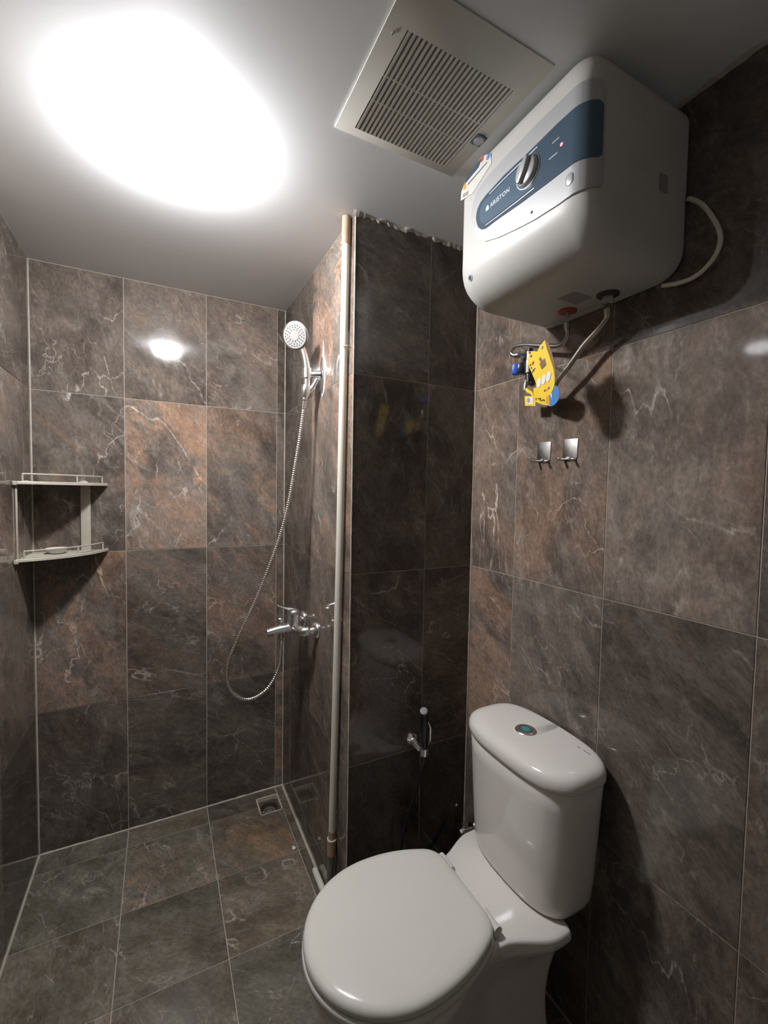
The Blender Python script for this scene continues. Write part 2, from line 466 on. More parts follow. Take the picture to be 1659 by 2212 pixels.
tile_wall(wall_back, 'back', 'back', [0.003, 0.2944, 0.5930, 0.8907, W - 0.002], lambda u, z: (u, 0, z))
tile_wall(wall_column, 'right', 'column', [-0.002, -0.1035, -0.4035, -0.7010, -D + 0.001], lambda u, z: (W, u, z))
tile_wall(wall_column, 'back', 'face', [W + 0.001, 1.1900, R - 0.002], lambda u, z: (u, -D, z))
tile_wall(wall_right, 'right', 'right', [-D - 0.002] + YJ[4:], lambda u, z: (R, u, z))
tile_wall(wall_left, 'left', 'left', [-0.002] + YJ[1:], lambda u, z: (0, u, z))
tile_wall(wall_front, 'front', 'front', [0, DW0 - 0.03], lambda u, z: (u, YF, z))
tile_wall(wall_front, 'front', 'front', [DW1 + 0.03, R], lambda u, z: (u, YF, z))
trim = boxes('trim_1', [(DW0 - 0.03, DW0, YF - 0.12, YF + 0.012, 0, DWH), (DW1, DW1 + 0.03, YF - 0.12, YF + 0.012, 0, DWH), (DW0 - 0.03, DW1 + 0.03, YF - 0.12, YF + 0.012, DWH, DWH + 0.03)], 'ceiling', None, 0.002)
struct(trim, 'unseen white door frame round the added fill-light doorway behind the camera')

# floor tiles (a tile is notched round the drain)
DX0, DX1, DY0, DY1 = 0.794, 0.889, -0.161, -0.050
floor_looks = {(0, 0): (0.0, .5, .5), (1, 0): (0.2, .52, .5), (2, 0): (0.1, .42, .5), (0, 1): (0.0, .55, .8), (1, 1): (0.55, .56, .8), (2, 1): (0.9, .55, .7), (0, 2): (.1, .54, .9),
               (1, 2): (0.1, .50, .8), (2, 2): (0.3, .50, .9), (0, 3): (0.55, .54, 1), (1, 3): (0.1, .50, 1), (2, 3): (0.0, .50, .9)}
fx = [0.004, 0.2944, 0.5930, 0.8907, 1.1900, R - 0.004]
fy = [-0.005] + YJ[1:]
for i in range(5):
    for j in range(len(fy) - 1):
        if i >= 3 and fy[j + 1] > -D - 0.05 and not (i == 3 and fy[j + 1] > -D):
            continue
        x0, x1, y1, y0 = fx[i], fx[i + 1], fy[j], fy[j + 1]
        if i == 3 and j <= 2:
            x1 = W - 0.006
        elif i >= 3 and j == 3:
            y1 = -D - 0.004
        lk = floor_looks.get((i, j), (rng.uniform(0, .4), rng.uniform(.46, .56), rng.uniform(.5, .9)))
        if i == 2 and j in (0, 1):
            g = G / 2
            if j == 0:
                poly = [(x0 + g, y0 + g), (DX0 - g, y0 + g), (DX0 - g, DY1 + g), (DX1 - 0.001, DY1 + g), (x1 - g, y1 - g), (x0 + g, y1 - g)]
                poly[4] = (DX1 - 0.001, y1 - g)
            else:
                poly = [(x0 + g, y0 + g), (x1 - g, y0 + g), (x1 - g, DY0 - g), (DX0 - g, DY0 - g), (DX0 - g, y1 - g), (x0 + g, y1 - g)]
            cx, cy = (x0 + x1) / 2, (y0 + y1) / 2
            o = prism('tile', [(px - cx, py - cy) for px, py in poly], Matrix.Identity(4), TT, 'floor_tile', floor)
            o.location = (cx, cy, -TT); o.color = (lk[0], lk[1], lk[2], 1)
            continue
        put_tile(floor, 'floor', ((x0 + x1) / 2, (y0 + y1) / 2, 0), x1 - x0 - G, y1 - y0 - G if y1 > y0 else y0 - y1 - G, lk, 'floor_tile')

# uneven beads of pale grout along the inner corners
def bead(parent, a, b, r, wob, seed):
    rg = random.Random(seed); a, b = Vector(a), Vector(b)
    n = max(6, int((b - a).length / 0.018))
    pts = [a.lerp(b, k / n) for k in range(n + 1)]
    return tube('grout_bead', pts, [r * (1 + rg.uniform(-wob, wob)) for _ in pts], 'grout_pale', parent, n=6)
bead(floor, (0.0, -0.0015, 0.0), (W, -0.0015, 0.0), 0.0042, 0.4, 1)
bead(floor, (W - 0.001, 0, 0.0), (W - 0.001, -0.54, 0.0), 0.0055, 0.3, 2)
bead(floor, (0.0005, 0, 0.0), (0.0005, -1.6, 0.0), 0.0026, 0.4, 3)
bead(wall_back, (0.0005, -0.0005, 0.0), (0.0005, -0.0005, H - 0.02), 0.0028, 0.35, 4)
bead(wall_back, (W - 0.0005, -0.0005, 0.0), (W - 0.0005, -0.0005, H - 0.01), 0.0024, 0.4, 5)
bead(wall_column, (W + 0.0006, -D + 0.0006, 0.0), (W + 0.0006, -D + 0.0006, H - 0.01), 0.0019, 0.25, 6)
bead(wall_column, (R - 0.0006, -D - 0.0004, 0.0), (R - 0.0006, -D - 0.0004, H), 0.0024, 0.35, 7)
# chipped plaster line where column meets the ceiling
rg = random.Random(5)
v = []; f = []
n = 46
for k in range(n + 1):
    x = W - 0.01 + (R - W - 0.02) * k / n
    d = 0.004 + 0.008 * rg.random() * (0.5 + 0.5 * math.sin(k * 0.7)); dz = 0.004 + 0.011 * rg.random()
    v += [(x, -D + 0.001, H), (x, -D - d, H), (x, -D - d * 0.8, H - dz * 0.4), (x, -D + 0.001, H - dz)]
for k in range(n):
    for q in range(3):
        a = k * 4 + q
        f.append((a, a + 4, a + 5, a + 1))
pyd('plaster_edge', v, f, 'plaster', wall_column)
v = []; f = []; n = 60
for k in range(n + 1):
    y = -D - (1.9 - D) * k / n
    d = 0.003 + 0.007 * rg.random(); dz = 0.003 + 0.006 * rg.random()
    v += [(R - 0.001, y, H), (R - 0.001 - d, y, H), (R - 0.001, y, H - dz)]
for k in range(n):
    a = k * 3
    f += [(a, a + 3, a + 4, a + 1), (a + 1, a + 4, a + 5, a + 2)]
pyd('plaster_edge', v, f, 'plaster', wall_right)

# ------------------------------------------------------------------ ceiling lamp (the room's light)
LX, LY = 0.452, -0.835
t = thing('ceiling_lamp', 'round white surface-mounted ceiling lamp glowing above the shower', 'lamp', (LX, LY, H))
lathe('lamp_base', [(0.0, 0), (0.048, 0), (0.048, 0.0095), (0.0, 0.0095)], (0, 0, -0.010), (0, 0, 1), 'white_plastic', t, 40)
lathe('diffuser', [(0.0, 0), (0.060, 0), (0.066, 0.006), (0.066, 0.016), (0.062, 0.025), (0.054, 0.032), (0.036, 0.036), (0.0, 0.0375)], (0, 0, -0.010), (0, 0, -1), 'lamp', t, 40)

# ------------------------------------------------------------------ exhaust vent in the ceiling
VX0, VX1, VY0, VY1 = 0.768, 1.086, -1.378, -1.050
GX0, GX1, GY0, GY1 = 0.803, 1.045, -1.312, -1.082
vc = Vector(((VX0 + VX1) / 2, (VY0 + VY1) / 2, H))
t = thing('exhaust_vent', 'square off-white ceiling exhaust grille with parallel slats beside the heater', 'vent', vc)
def vv(l): return [(a - vc.x, b - vc.x, c - vc.y, d - vc.y, e - H, g - H) for a, b, c, d, e, g in l]
Z0, Z1 = H - 0.009, H - 0.0005
fr = []
outer = [(VX0, VY0), (VX1, VY0), (VX1, VY1), (VX0, VY1)]
inner = [(GX0, GY0), (GX1, GY0), (GX1, GY1), (GX0, GY1)]
v = []; f = []
for pts, z in ((outer, Z1), (outer, H - 0.0035), (inner, Z0 - 0.004), (inner, Z1)):
    v += [(x - vc.x, y - vc.y, z - H) for x, y in pts]
for r_ in range(3):
    for i in range(4):
        j = (i + 1) % 4
        f.append((r_ * 4 + i, r_ * 4 + j, r_ * 4 + 4 + j, r_ * 4 + 4 + i))
pyd('frame', v, f, 'vent_plastic', t, 30)
boxes('grille_backing', vv([(GX0, GX1, GY0, GY1, H - 0.0015, H - 0.0005)]), 'vent_backing', t)  # plain grey backing sheet behind the slats
NS = 24
pitch = (GX1 - GX0) / NS
me = None
for k in range(NS):
    cx = GX0 + pitch * (k + 0.5) - vc.x
    if me is None:
        th = 0.0024; hgt = 0.0110; lean = -0.0020; y0, y1 = GY0 - vc.y, GY1 - vc.y
        vs = []
        for y in (y0, y1):
            vs += [(-th - lean / 2, y, -0.0132), (th - lean / 2, y, -0.0132), (th + lean / 2, y, -0.0132 + hgt), (-th + lean / 2, y, -0.0132 + hgt)]
        o = pyd('slat', vs, [(0, 1, 2, 3), (7, 6, 5, 4), (0, 4, 5, 1), (1, 5, 6, 2), (2, 6, 7, 3), (3, 7, 4, 0)], 'vent_plastic', t)
        me = o.data
    else:
        o = link('slat', me, None, t)
    o.location = (cx, 0, 0)
boxes('cross_rib', vv([(GX0, GX1, GY0 + 0.092, GY0 + 0.096, H - 0.0120, H - 0.005), (GX0, GX1, GY0 + 0.150, GY0 + 0.154, H - 0.0120, H - 0.005)]), 'vent_plastic', t)
b = boxes('badge', vv([(1.052, 1.078, -1.196, -1.168, H - 0.0140, H - 0.0100)]), 'blue_panel', t, 0.0006)
lathe('badge_disc', [(0.0, 0), (0.0115, 0), (0.0105, 0.0012), (0.0, 0.0015)], (1.065 - vc.x, -1.182 - vc.y, -0.0138), (0, 0, -1), 'silver', b, 24)
boxes('screw_mark', vv([(0.783, 0.786, -1.296, -1.290, H - 0.0112, H - 0.0090)]), 'grey_print', t)

# ------------------------------------------------------------------ water heater on the right wall
XF, XB, YN, YFAR, HZ0, HZ1 = 1.085, R - 0.002, -1.462, -1.082, 1.855, 2.200
base = Vector((R, (YN + YFAR) / 2, HZ0))
heater = thing('water_heater', 'white electric water heater with slate blue control band high on the right wall', 'water heater', base)
def L(p): return Vector(p) - base
def inset(d, r):
    return 0.0 if d >= r else r - math.sqrt(max(0.0, r * r - (r - d) ** 2))
SR = 0.036
rings = []
xs = [0, 0.0006, 0.002, 0.0045, 0.008, 0.013, 0.019, 0.027, 0.036, 0.050, 0.065, 0.080, 0.095, 0.15, 0.20, 0.262, 0.2625, 0.266, 0.2665, XB - XF - 0.004, XB - XF]
for i, d in enumerate(xs):
    iy = inset(d, SR); ib = inset(d, 0.092); it = inset(d, 0.050)
    if 0.262 < d < 0.2663: iy += 0.0015; ib += 0.0015; it += 0.0015
    if i == len(xs) - 1: iy += 0.004; ib += 0.004; it += 0.004
    y0, y1, z0, z1 = YN + iy, YFAR - iy, HZ0 + ib, HZ1 - it
    rc = 0.050 - min(0.02, iy * 0.5)
    rings.append([L((XF + d, y, z)) for y, z in rrect(y1 - y0, z1 - z0, rc, 8, (y0 + y1) / 2, (z0 + z1) / 2)])
loft('body', rings, 'heater_white', heater, smooth=35)

S_FLAT = -(YN + SR)            # unrolled coordinate s = -y on the flat front, then round the near edge
S_ARC = S_FLAT + SR * PI / 2
def hpt(s, z, off):
    if s <= S_FLAT:
        return L((XF - off, -s, z))
    if s <= S_ARC:
        a = (s - S_FLAT) / SR
        return L((XF + SR - (SR + off) * math.cos(a), YN + SR - (SR + off) * math.sin(a), z))
    return L((XF + SR + s - S_ARC, YN - off, z))
def interp(tbl, s):
    for (a, va), (b, vb) in zip(tbl, tbl[1:]):
        if s <= b:
            k = (s - a) / (b - a) if b > a else 0
            return va + (vb - va) * max(0, min(1, k))
    return tbl[-1][1]
def patch(name, top, bot, off, mat, parent=heater, n=56, extra=()):
    s0, s1 = top[0][0], top[-1][0]
    ss = sorted(set([s0 + (s1 - s0) * k / n for k in range(n + 1)] + [a for a, _ in top] + [a for a, _ in bot]))
    v = []; f = []
    for s in ss:
        zt, zb = interp(top, s), interp(bot, s)
        v += [hpt(s, zt, -0.001), hpt(s, zt - min(0.0006, (zt - zb) / 3), off), hpt(s, zb + min(0.0006, (zt - zb) / 3), off), hpt(s, zb, -0.001)]
    for k in range(len(ss) - 1):
        for q in range(3):
            a = k * 4 + q
            f.append((a, a + 1, a + 5, a + 4))
    e = (len(ss) - 1) * 4
    f += [(0, 3, 2, 1), (e, e + 1, e + 2, e + 3)]
    return pyd(name, v, f, mat, parent, 35)
band = patch('control_band',
      [(1.1385, 2.058), (1.1395, 2.073), (1.1435, 2.088), (1.152, 2.103), (1.168, 2.113), (1.197, 2.1195), (1.248, 2.1246), (1.342, 2.1300), (1.44, 2.1300), (1.470, 2.1290), (1.479, 2.124), (1.4835, 2.114)],
      [(1.1385, 2.057), (1.1405, 2.042), (1.148, 2.023), (1.160, 2.005), (1.174, 1.987), (1.190, 1.976), (1.236, 1.962), (1.296, 1.951), (1.34, 1.9445), (1.398, 1.9410), (1.45, 1.9425), (1.474, 1.9445), (1.481, 1.949), (1.4835, 1.958)],
      0.0022, 'silver')
panel = patch('blue_panel',
      [(1.1575, 2.046), (1.159, 2.056), (1.163, 2.065), (1.172, 2.073), (1.192, 2.079), (1.25, 2.0865), (1.318, 2.088), (1.392, 2.092), (1.468, 2.092), (1.476, 2.087), (1.4775, 2.082)],
      [(1.1575, 2.045), (1.160, 2.034), (1.166, 2.020), (1.177, 2.009), (1.192, 2.003), (1.2346, 2.002), (1.3056, 1.997), (1.3725, 1.995), (1.470, 1.9945), (1.476, 1.998), (1.4775, 2.003)],
      0.0034, 'blue_panel')
inner = patch('inner_panel',
      [(1.170, 2.045), (1.172, 2.055), (1.178, 2.064), (1.190, 2.069), (1.30, 2.0765), (1.334, 2.078)],
      [(1.170, 2.044), (1.173, 2.032), (1.180, 2.021), (1.192, 2.014), (1.30, 2.010), (1.334, 2.010)],
      0.0039, 'blue_light', panel)
tube('panel_rim', [hpt(s, z, 0.0040) for s, z in ((1.345, 2.081), (1.30, 2.079), (1.25, 2.0765), (1.205, 2.0725))], 0.0010, 'silver', panel, 6)
tube('panel_rim', [hpt(s, z, 0.0040) for s, z in ((1.195, 2.0095), (1.24, 2.0075), (1.29, 2.006), (1.34, 2.0055))], 0.0012, 'silver', panel, 6)
kb = lathe('knob', [(0.0, 0), (0.0275, 0), (0.0275, 0.004), (0.0262, 0.0085), (0.0235, 0.0105), (0.0, 0.0112)], hpt(1.3205, 2.049, 0.003), (-1, 0, 0), 'silver', heater, 36)
gm = facemx('right', hpt(1.3205, 2.049, 0.0135)) @ Matrix.Rotation(math.radians(62), 4, 'Z')
prism('knob_grip', [(-0.024, -0.004), (0.0, -0.0075), (0.020, -0.006), (0.0245, 0.0), (0.020, 0.006), (0.0, 0.0075), (-0.024, 0.004)], gm, 0.0085, 'silver', kb, 0.003, 40)
tube('knob_ring', [hpt(1.3205 + 0.0305 * math.cos(a), 2.049 + 0.0305 * math.sin(a), 0.0040) for a in [2 * PI * k / 32 for k in range(33)]], 0.0013, 'chrome', kb, 6)
lathe('indicator_light', [(0.0, 0), (0.0035, 0), (0.003, 0.0012), (0.0, 0.0016)], hpt(1.404, 2.046, 0.003), (-1, 0, 0), 'led', heater, 16)
me = None
prism('button', rrect(0.014, 0.020, 0.0065), facemx('right', hpt(1.4235, 1.972, 0.0018)), 0.0012, 'silver', heater, 0.0006, 40)
tube('button_gap', [hpt(1.4235 + x, 1.972 + y, 0.0022) for x, y in rrect(0.0150, 0.0210, 0.007) + rrect(0.0150, 0.0210, 0.007)[:1]], 0.0006, 'grey_print', heater, 5)
lathe('screw_hole', [(0.0, 0), (0.0028, 0), (0.0028, 0.0006), (0.0, 0.0008)], hpt(1.3335, 1.963, 0.002), (-1, 0, 0), 'dark', heater, 14)
em = lathe('emblem', [(0.0, 0), (0.0078, 0), (0.0075, 0.0012), (0.0060, 0.0014), (0.0, 0.0010)], L((XF + 0.0042, -1.1330, 1.9205)), (-1, 0, -0.33), 'silver', heater, 20)
lathe('emblem_disc', [(0.0, 0), (0.0054, 0), (0.0, 0.0006)], L((XF + 0.0028, -1.1330, 1.9200)), (-1, 0, -0.33), 'blue_panel', em, 18)

def lettering(name, text, size, mx, mat, parent, extrude=0.0002, bold=0.0):
    cu = bpy.data.curves.new(name, 'FONT'); cu.body = text; cu.size = size; cu.extrude = extrude; cu.offset = bold
    cu.space_character = 1.12
    tmp = bpy.data.objects.new('tmp_text', cu); COL.objects.link(tmp)
    bpy.context.view_layer.update()
    me = bpy.data.meshes.new_from_object(tmp.evaluated_get(bpy.context.evaluated_depsgraph_get()))
    bpy.data.objects.remove(tmp)
    me.transform(mx)
    me.materials.clear()
    return link(name, me, mat, parent)
lettering('lettering', 'ARISTON', 0.0135, facemx('right', hpt(1.2085, 2.0405, 0.0043)), 'bright', heater, bold=0.0002)
# small house-and-flame mark before the word
hm = facemx('right', hpt(1.1990, 2.045, 0.0041))
prism('logo_mark', [(-0.005, -0.005), (0.005, -0.005), (0.005, 0.002), (0.0, 0.0068), (-0.005, 0.002)], hm, 0.0004, 'bright', heater)
for s_, z_, w_ in ((1.385, 2.0375, 0.021), (1.390, 2.0625, 0.017)):      # two tiny illegible captions beside the light
    prism('caption_print', rrect(w_, 0.0024, 0.0010, 3), facemx('right', hpt(s_, z_, 0.0036)), 0.0003, 'silver', heater)
# side print and small dark label
def sidept(x, z): return L((x, YN - 0.0004, z))
sm = Matrix(((1, 0, 0, 0), (0, 0, -1, 0), (0, 1, 0, 0), (0, 0, 0, 1)))
def sidemx(x, z):
    m = sm.copy(); m.translation = sidept(x, z); return m
prism('side_label', rrect(0.026, 0.034, 0.002), sidemx(1.298, 2.012), 0.0005, 'grey_print', heater)
rg = random.Random(3)
bl = []
for k in range(9):
    z = 2.150 - k * 0.0065
    bl.append((1.185 - base.x, 1.185 - base.x + rg.uniform(0.05, 0.075), YN - 0.0003 - base.y, YN + 0.0005 - base.y, z - base.z, z + 0.0010 - base.z))
for k in range(4):
    z = 2.035 - k * 0.006
    bl.append((1.195 - base.x, 1.195 - base.x + rg.uniform(0.04, 0.07), YN - 0.0003 - base.y, YN + 0.0005 - base.y, z - base.z, z + 0.0010 - base.z))
M['faint'] = plain('faint_print', (0.52, 0.51, 0.48), 0.5, var=0.1)
boxes('side_print', bl[:9], 'faint', heater)['kind'] = 'stuff'
boxes('side_print', bl[9:], 'faint', heater)['kind'] = 'stuff'
# peeling paper sticker on the upper far corner
def sticker(name, poly, off, mat, parent):
    return prism(name, [(s, z) for s, z in poly], facemx('right', L((XF - off, 0, 0))), 0.0005, mat, parent)
st = sticker('energy_sticker', [(1.093, 2.122), (1.140, 2.113), (1.205, 2.140), (1.200, 2.165), (1.170, 2.178), (1.108, 2.158), (1.094, 2.142)], 0.0005, 'white_plastic', heater)
sticker('sticker_print', [(1.106, 2.152), (1.160, 2.160), (1.172, 2.175), (1.150, 2.172), (1.112, 2.160)], 0.0010, 'blue_panel', st)
sticker('sticker_print', [(1.120, 2.143), (1.190, 2.151), (1.190, 2.153), (1.120, 2.146)], 0.0010, 'dark_print', st)
sticker('sticker_print', [(1.1005, 2.125), (1.122, 2.120), (1.124, 2.128), (1.102, 2.133)], 0.0010, 'grey_print', st)
for s_, z_, m_ in ((1.172, 2.171, 'card_red'), (1.193, 2.162, 'card_blue'), (1.108, 2.146, 'card_orange')):
    lathe('sticker_dot', [(0.0, 0), (0.0065, 0), (0.0, 0.0004)], L((XF - 0.0010, -s_, z_)), (-1, 0, 0), m_, st, 14)
# bottom fittings
lathe('outlet_collar', [(0.0, 0), (0.022, 0), (0.022, 0.004), (0.016, 0.006), (0.0, 0.006)], L((1.318, -1.226, HZ0 + 0.001)), (0, 0, -1), 'red', heater, 24)
lathe('inlet_collar', [(0.0, 0), (0.024, 0), (0.024, 0.004), (0.018, 0.007), (0.0, 0.007)], L((1.322, -1.333, HZ0 + 0.001)), (0, 0, -1), 'dark_print', heater, 24)
lathe('outlet_stub', [(0.0, 0), (0.0045, 0), (0.0045, 0.014), (0.0, 0.014)], L((1.318, -1.226, HZ0 - 0.004)), (0, 0, -1), 'steel', heater, 12)
lathe('inlet_nut', [(0.0, 0), (0.0125, 0), (0.0125, 0.016), (0.008, 0.018), (0.0, 0.018)], L((1.322, -1.333, HZ0 - 0.005)), (0, 0, -1), 'steel', heater, 6, smooth=20)
boxes('rating_plate', [(1.245 - base.x, 1.305 - base.x, -1.305 - base.y, -1.262 - base.y, -0.0008, 0.0005)], 'grey_print', heater)

# power cord looping behind the heater
cord = [(1.3735, -1.4675, 2.002), (1.366, -1.4770, 1.9948), (1.365, -1.5002, 1.9696), (1.365, -1.5227, 1.9277), (1.365, -1.534, 1.8925), (1.365, -1.529, 1.866),
        (1.365, -1.5128, 1.8472), (1.366, -1.4885, 1.8368), (1.368, -1.4585, 1.8385), (1.370, -1.435, 1.8445), (1.372, -1.425, 1.848)]
tag(tube('power_cord', catmull(cord, 6), 0.0044, 'pipe', None, 8), 'cream power cord looping out from behind the water heater', 'cord')

# ------------------------------------------------------------------ braided hoses, valve and tags under the heater
def braided(name, pts, r, label):
    t_ = thing(name, label, 'hose', pts[-1])
    o = Vector(pts[-1])
    p = [q - o for q in catmull([Vector(a) for a in pts], 10)]
    p = resample(p, 0.003)
    tube('braid', p, [r * (1.0 + (0.06 if k % 2 else -0.02)) for k in range(len(p))], 'braid', t_, 10)
    for i0, dr in ((0, 1), (len(p) - 1, -1)):
        k = min(5, len(p) - 2)
        tube('ferrule', [p[i0], p[i0 + dr * k]], r * 1.35, 'steel', t_, 12)
    return t_
braided('hot_hose', [(1.318, -1.226, 1.826), (1.318, -1.2265, 1.812), (1.322, -1.224, 1.795), (1.328, -1.197, 1.781), (1.332, -1.131, 1.7995), (1.335, -1.067, 1.8200),
                     (1.336, -1.028, 1.826), (1.337, -1.011, 1.815), (1.340, -1.024, 1.803), (1.342, -1.040, 1.801)], 0.0058, 'braided steel hose bending sideways from the heater red outlet')
braided('cold_hose', [(1.322, -1.333, 1.821), (1.322, -1.334, 1.806), (1.326, -1.310, 1.787), (1.330, -1.267, 1.7606), (1.332, -1.226, 1.7242), (1.334, -1.194, 1.700), (1.343, -1.150, 1.664), (1.352, -1.108, 1.668)],
        0.0066, 'straight braided steel hose slanting down from the heater dark inlet')
sv = thing('stop_valve', 'brass stop valve with blue square handle under the heater', 'valve', (R, -1.083, 1.757))
sb = Vector((R, -1.083, 1.757))
def S(p): return Vector(p) - sb
lathe('wall_flange', [(0.0, 0), (0.022, 0), (0.018, 0.008), (0.009, 0.010), (0.009, 0.04), (0.0, 0.04)], S((R - 0.001, -1.083, 1.757)), (-1, 0, 0), 'chrome', sv, 22)
tube('valve_body', [S((1.345, -1.078, q)) for q in (1.808, 1.80, 1.799, 1.775, 1.774, 1.74, 1.739, 1.715)], [0.008, 0.010, 0.0125, 0.0125, 0.0145, 0.0145, 0.011, 0.010], 'dark_metal', sv, 12, 30)
lathe('valve_cap', [(0.0, 0), (0.011, 0), (0.0115, 0.012), (0.009, 0.015), (0.0, 0.016)], S((1.345, -1.062, 1.801)), (-0.5, 0.75, 0.2), 'chrome', sv, 18)
tube('valve_stem', [S((1.345, -1.066, 1.757)), S((1.336, -1.045, 1.757))], 0.006, 'black', sv, 10)
boxes('blue_handle', [(-0.012, 0.012, -0.008, 0.008, -0.014, 0.014)], 'blue', sv, 0.002).matrix_basis = Matrix.Translation(S((1.331, -1.040, 1.757))) @ Euler((0.12, 0, 0.55)).to_matrix().to_4x4()
boxes('handle_core', [(-0.011, 0.011, -0.010, 0.010, -0.015, 0.015)], 'black', sv, 0.002).matrix_basis = Matrix.Translation(S((1.338, -1.057, 1.757))) @ Euler((0.12, 0, 0.55)).to_matrix().to_4x4()
tube('lower_fitting', [S(q) for q in ((1.343, -1.073, 1.722), (1.341, -1.069, 1.705), (1.340, -1.071, 1.692))], [0.0075, 0.0055, 0.006], 'steel', sv, 12, 30)

# yellow hang tag with rounded foot, printed marks and cut-outs
def tagcard(name, poly, off, yaw, mat, parent=None, t_=0.0008, org=(0, 0, 0), pivot=(-1.13, 1.72), at=None, size=1.0):
    mx = Matrix.Translation(Vector((off,) + tuple(at or pivot)) - Vector(org)) @ Matrix.Rotation(yaw, 4, 'Z') @ FACE['right'].to_4x4()
    return prism(name, [(-(y - pivot[0]) * size, (z - pivot[1]) * size) for y, z in poly], mx, t_, mat, parent)
o1 = Vector((1.240, -1.2165, 1.77))
YAT = dict(at=(-1.2165, 1.6884), size=0.9011)      # the card stands well out from the wall
yt = thing('hang_tag', 'large yellow card tag with three white ovals hanging from the valve', 'tag', o1)
YW = math.radians(-6)
ypoly = [(-1.1479, 1.8086), (-1.128, 1.7975), (-1.120, 1.787), (-1.104, 1.793), (-1.0861, 1.7962), (-1.082, 1.765), (-1.098, 1.738), (-1.1148, 1.7097), (-1.126, 1.684), (-1.137, 1.668),
         (-1.147, 1.659), (-1.158, 1.6565), (-1.170, 1.659), (-1.179, 1.665), (-1.1855, 1.674), (-1.1895, 1.685), (-1.1897, 1.700), (-1.185, 1.722), (-1.1767, 1.7414), (-1.166, 1.765), (-1.1554, 1.7874)]
card = tagcard('card', ypoly, 1.240, YW, 'yellow', yt, 0.0010, o1, **YAT)
tube('tie', [Vector(q) - o1 for q in ((1.2405, -1.183, 1.752), (1.285, -1.135, 1.775), (1.333, -1.092, 1.789))], 0.0022, 'card_back', yt, 6)
tagcard('folded_edge', [(-1.1479, 1.8090), (-1.1554, 1.788), (-1.166, 1.7655), (-1.1767, 1.742), (-1.185, 1.7225), (-1.1897, 1.700), (-1.1925, 1.700), (-1.1905, 1.722), (-1.184, 1.746), (-1.174, 1.772), (-1.160, 1.800)], 1.2405, YW, 'card_back', yt, 0.0008, o1, **YAT)
tagcard('cut_out', [(-1.128, 1.763), (-1.134, 1.768), (-1.141, 1.756), (-1.150, 1.760), (-1.157, 1.742), (-1.141, 1.734), (-1.131, 1.750), (-1.136, 1.754)], 1.2385, YW, 'card_back', yt, 0.0006, o1, **YAT)
for cx_, cz_ in ((-1.131, 1.7000), (-1.149, 1.7045), (-1.167, 1.7085)):
    a = math.radians(14)
    tagcard('white_oval', [(cx_ + x * math.cos(a) - y * math.sin(a), cz_ + x * math.sin(a) + y * math.cos(a)) for x, y in rrect(0.0150, 0.0245, 0.006)], 1.2385, YW, 'paper', yt, 0.0006, o1, **YAT)
def mark(cx_, cz_, w, h, ang, mat, off=1.2385, par=yt, og=o1, kw=YAT):
    a = math.radians(ang)
    tagcard('print_mark', [(cx_ + x * math.cos(a) - y * math.sin(a), cz_ + x * math.sin(a) + y * math.cos(a)) for x, y in rrect(w, h, min(w, h) * 0.45, 3)], off, YW, mat, par, 0.0006, og, **kw)
mark(-1.1395, 1.7915, 0.006, 0.0085, 20, 'grey_print')
mark(-1.096, 1.781, 0.0045, 0.007, 40, 'dark_print')
mark(-1.104, 1.760, 0.011, 0.006, -35, 'card_red')
mark(-1.0935, 1.757, 0.004, 0.005, 0, 'dark_print')
mark(-1.099, 1.748, 0.005, 0.004, 20, 'dark_print')
mark(-1.109, 1.741, 0.012, 0.0025, -25, 'dark_print')
mark(-1.105, 1.736, 0.011, 0.002, -25, 'card_back')
mark(-1.155, 1.675, 0.006, 0.006, -20, 'card_red')
mark(-1.163, 1.677, 0.006, 0.0065, -20, 'card_orange')
mark(-1.170, 1.679, 0.005, 0.006, -20, 'card_blue')
o2 = Vector((1.326, -1.16, 1.69))
bt = thing('hang_tag', 'round-ended card tag with blue tip hanging behind the large yellow tag', 'tag', o2)
bp = [(-1.118, 1.676), (-1.122, 1.652), (-1.150, 1.641)]
arc = [(-1.187 + 0.027 * math.cos(a), 1.655 + 0.027 * math.sin(a)) for a in [math.radians(q) for q in range(-100, -260, -16)]]
tagcard('card', [(-1.112, 1.690), (-1.115, 1.6545), (-1.150, 1.639), (-1.186, 1.628), (-1.200, 1.665), (-1.180, 1.690)], 1.327, YW, 'yellow', bt, 0.0010, o2)
tagcard('blue_tip', [(-1.178, 1.629)] + [(-1.186 + 0.0265 * math.cos(math.radians(q)), 1.6545 + 0.0265 * math.sin(math.radians(q))) for q in range(260, 90, -14)] + [(-1.180, 1.690), (-1.176, 1.665)], 1.3255, YW, 'card_blue', bt, 0.0007, o2)
tagcard('white_flash', [(-1.1775, 1.664), (-1.186, 1.646), (-1.186, 1.660), (-1.182, 1.671)], 1.3245, YW, 'paper', bt, 0.0006, o2)
tagcard('orange_stripe', [(-1.168, 1.668), (-1.163, 1.640), (-1.1785, 1.630), (-1.178, 1.664)], 1.3255, YW, 'card_orange', bt, 0.0006, o2)
for q in ((-1.125, 1.658, 0.003, 0.006, 0), (-1.136, 1.657, 0.008, 0.003, 30), (-1.142, 1.654, 0.004, 0.008, 10), (-1.150, 1.650, 0.009, 0.0025, -20), (-1.157, 1.6485, 0.003, 0.005, 0)):
    mark(*q, 'dark_print', 1.3255, bt, o2, {})
o3 = Vector((1.335, -1.096, 1.675))
pt = thing('price_tag', 'small square yellow paper label below the valve', 'label', o3)
tagcard('card', [(-1.0767, 1.6755), (-1.079, 1.648), (-1.116, 1.642), (-1.1155, 1.669)], 1.335, 0.05, 'yellow', pt, 0.0008, o3)
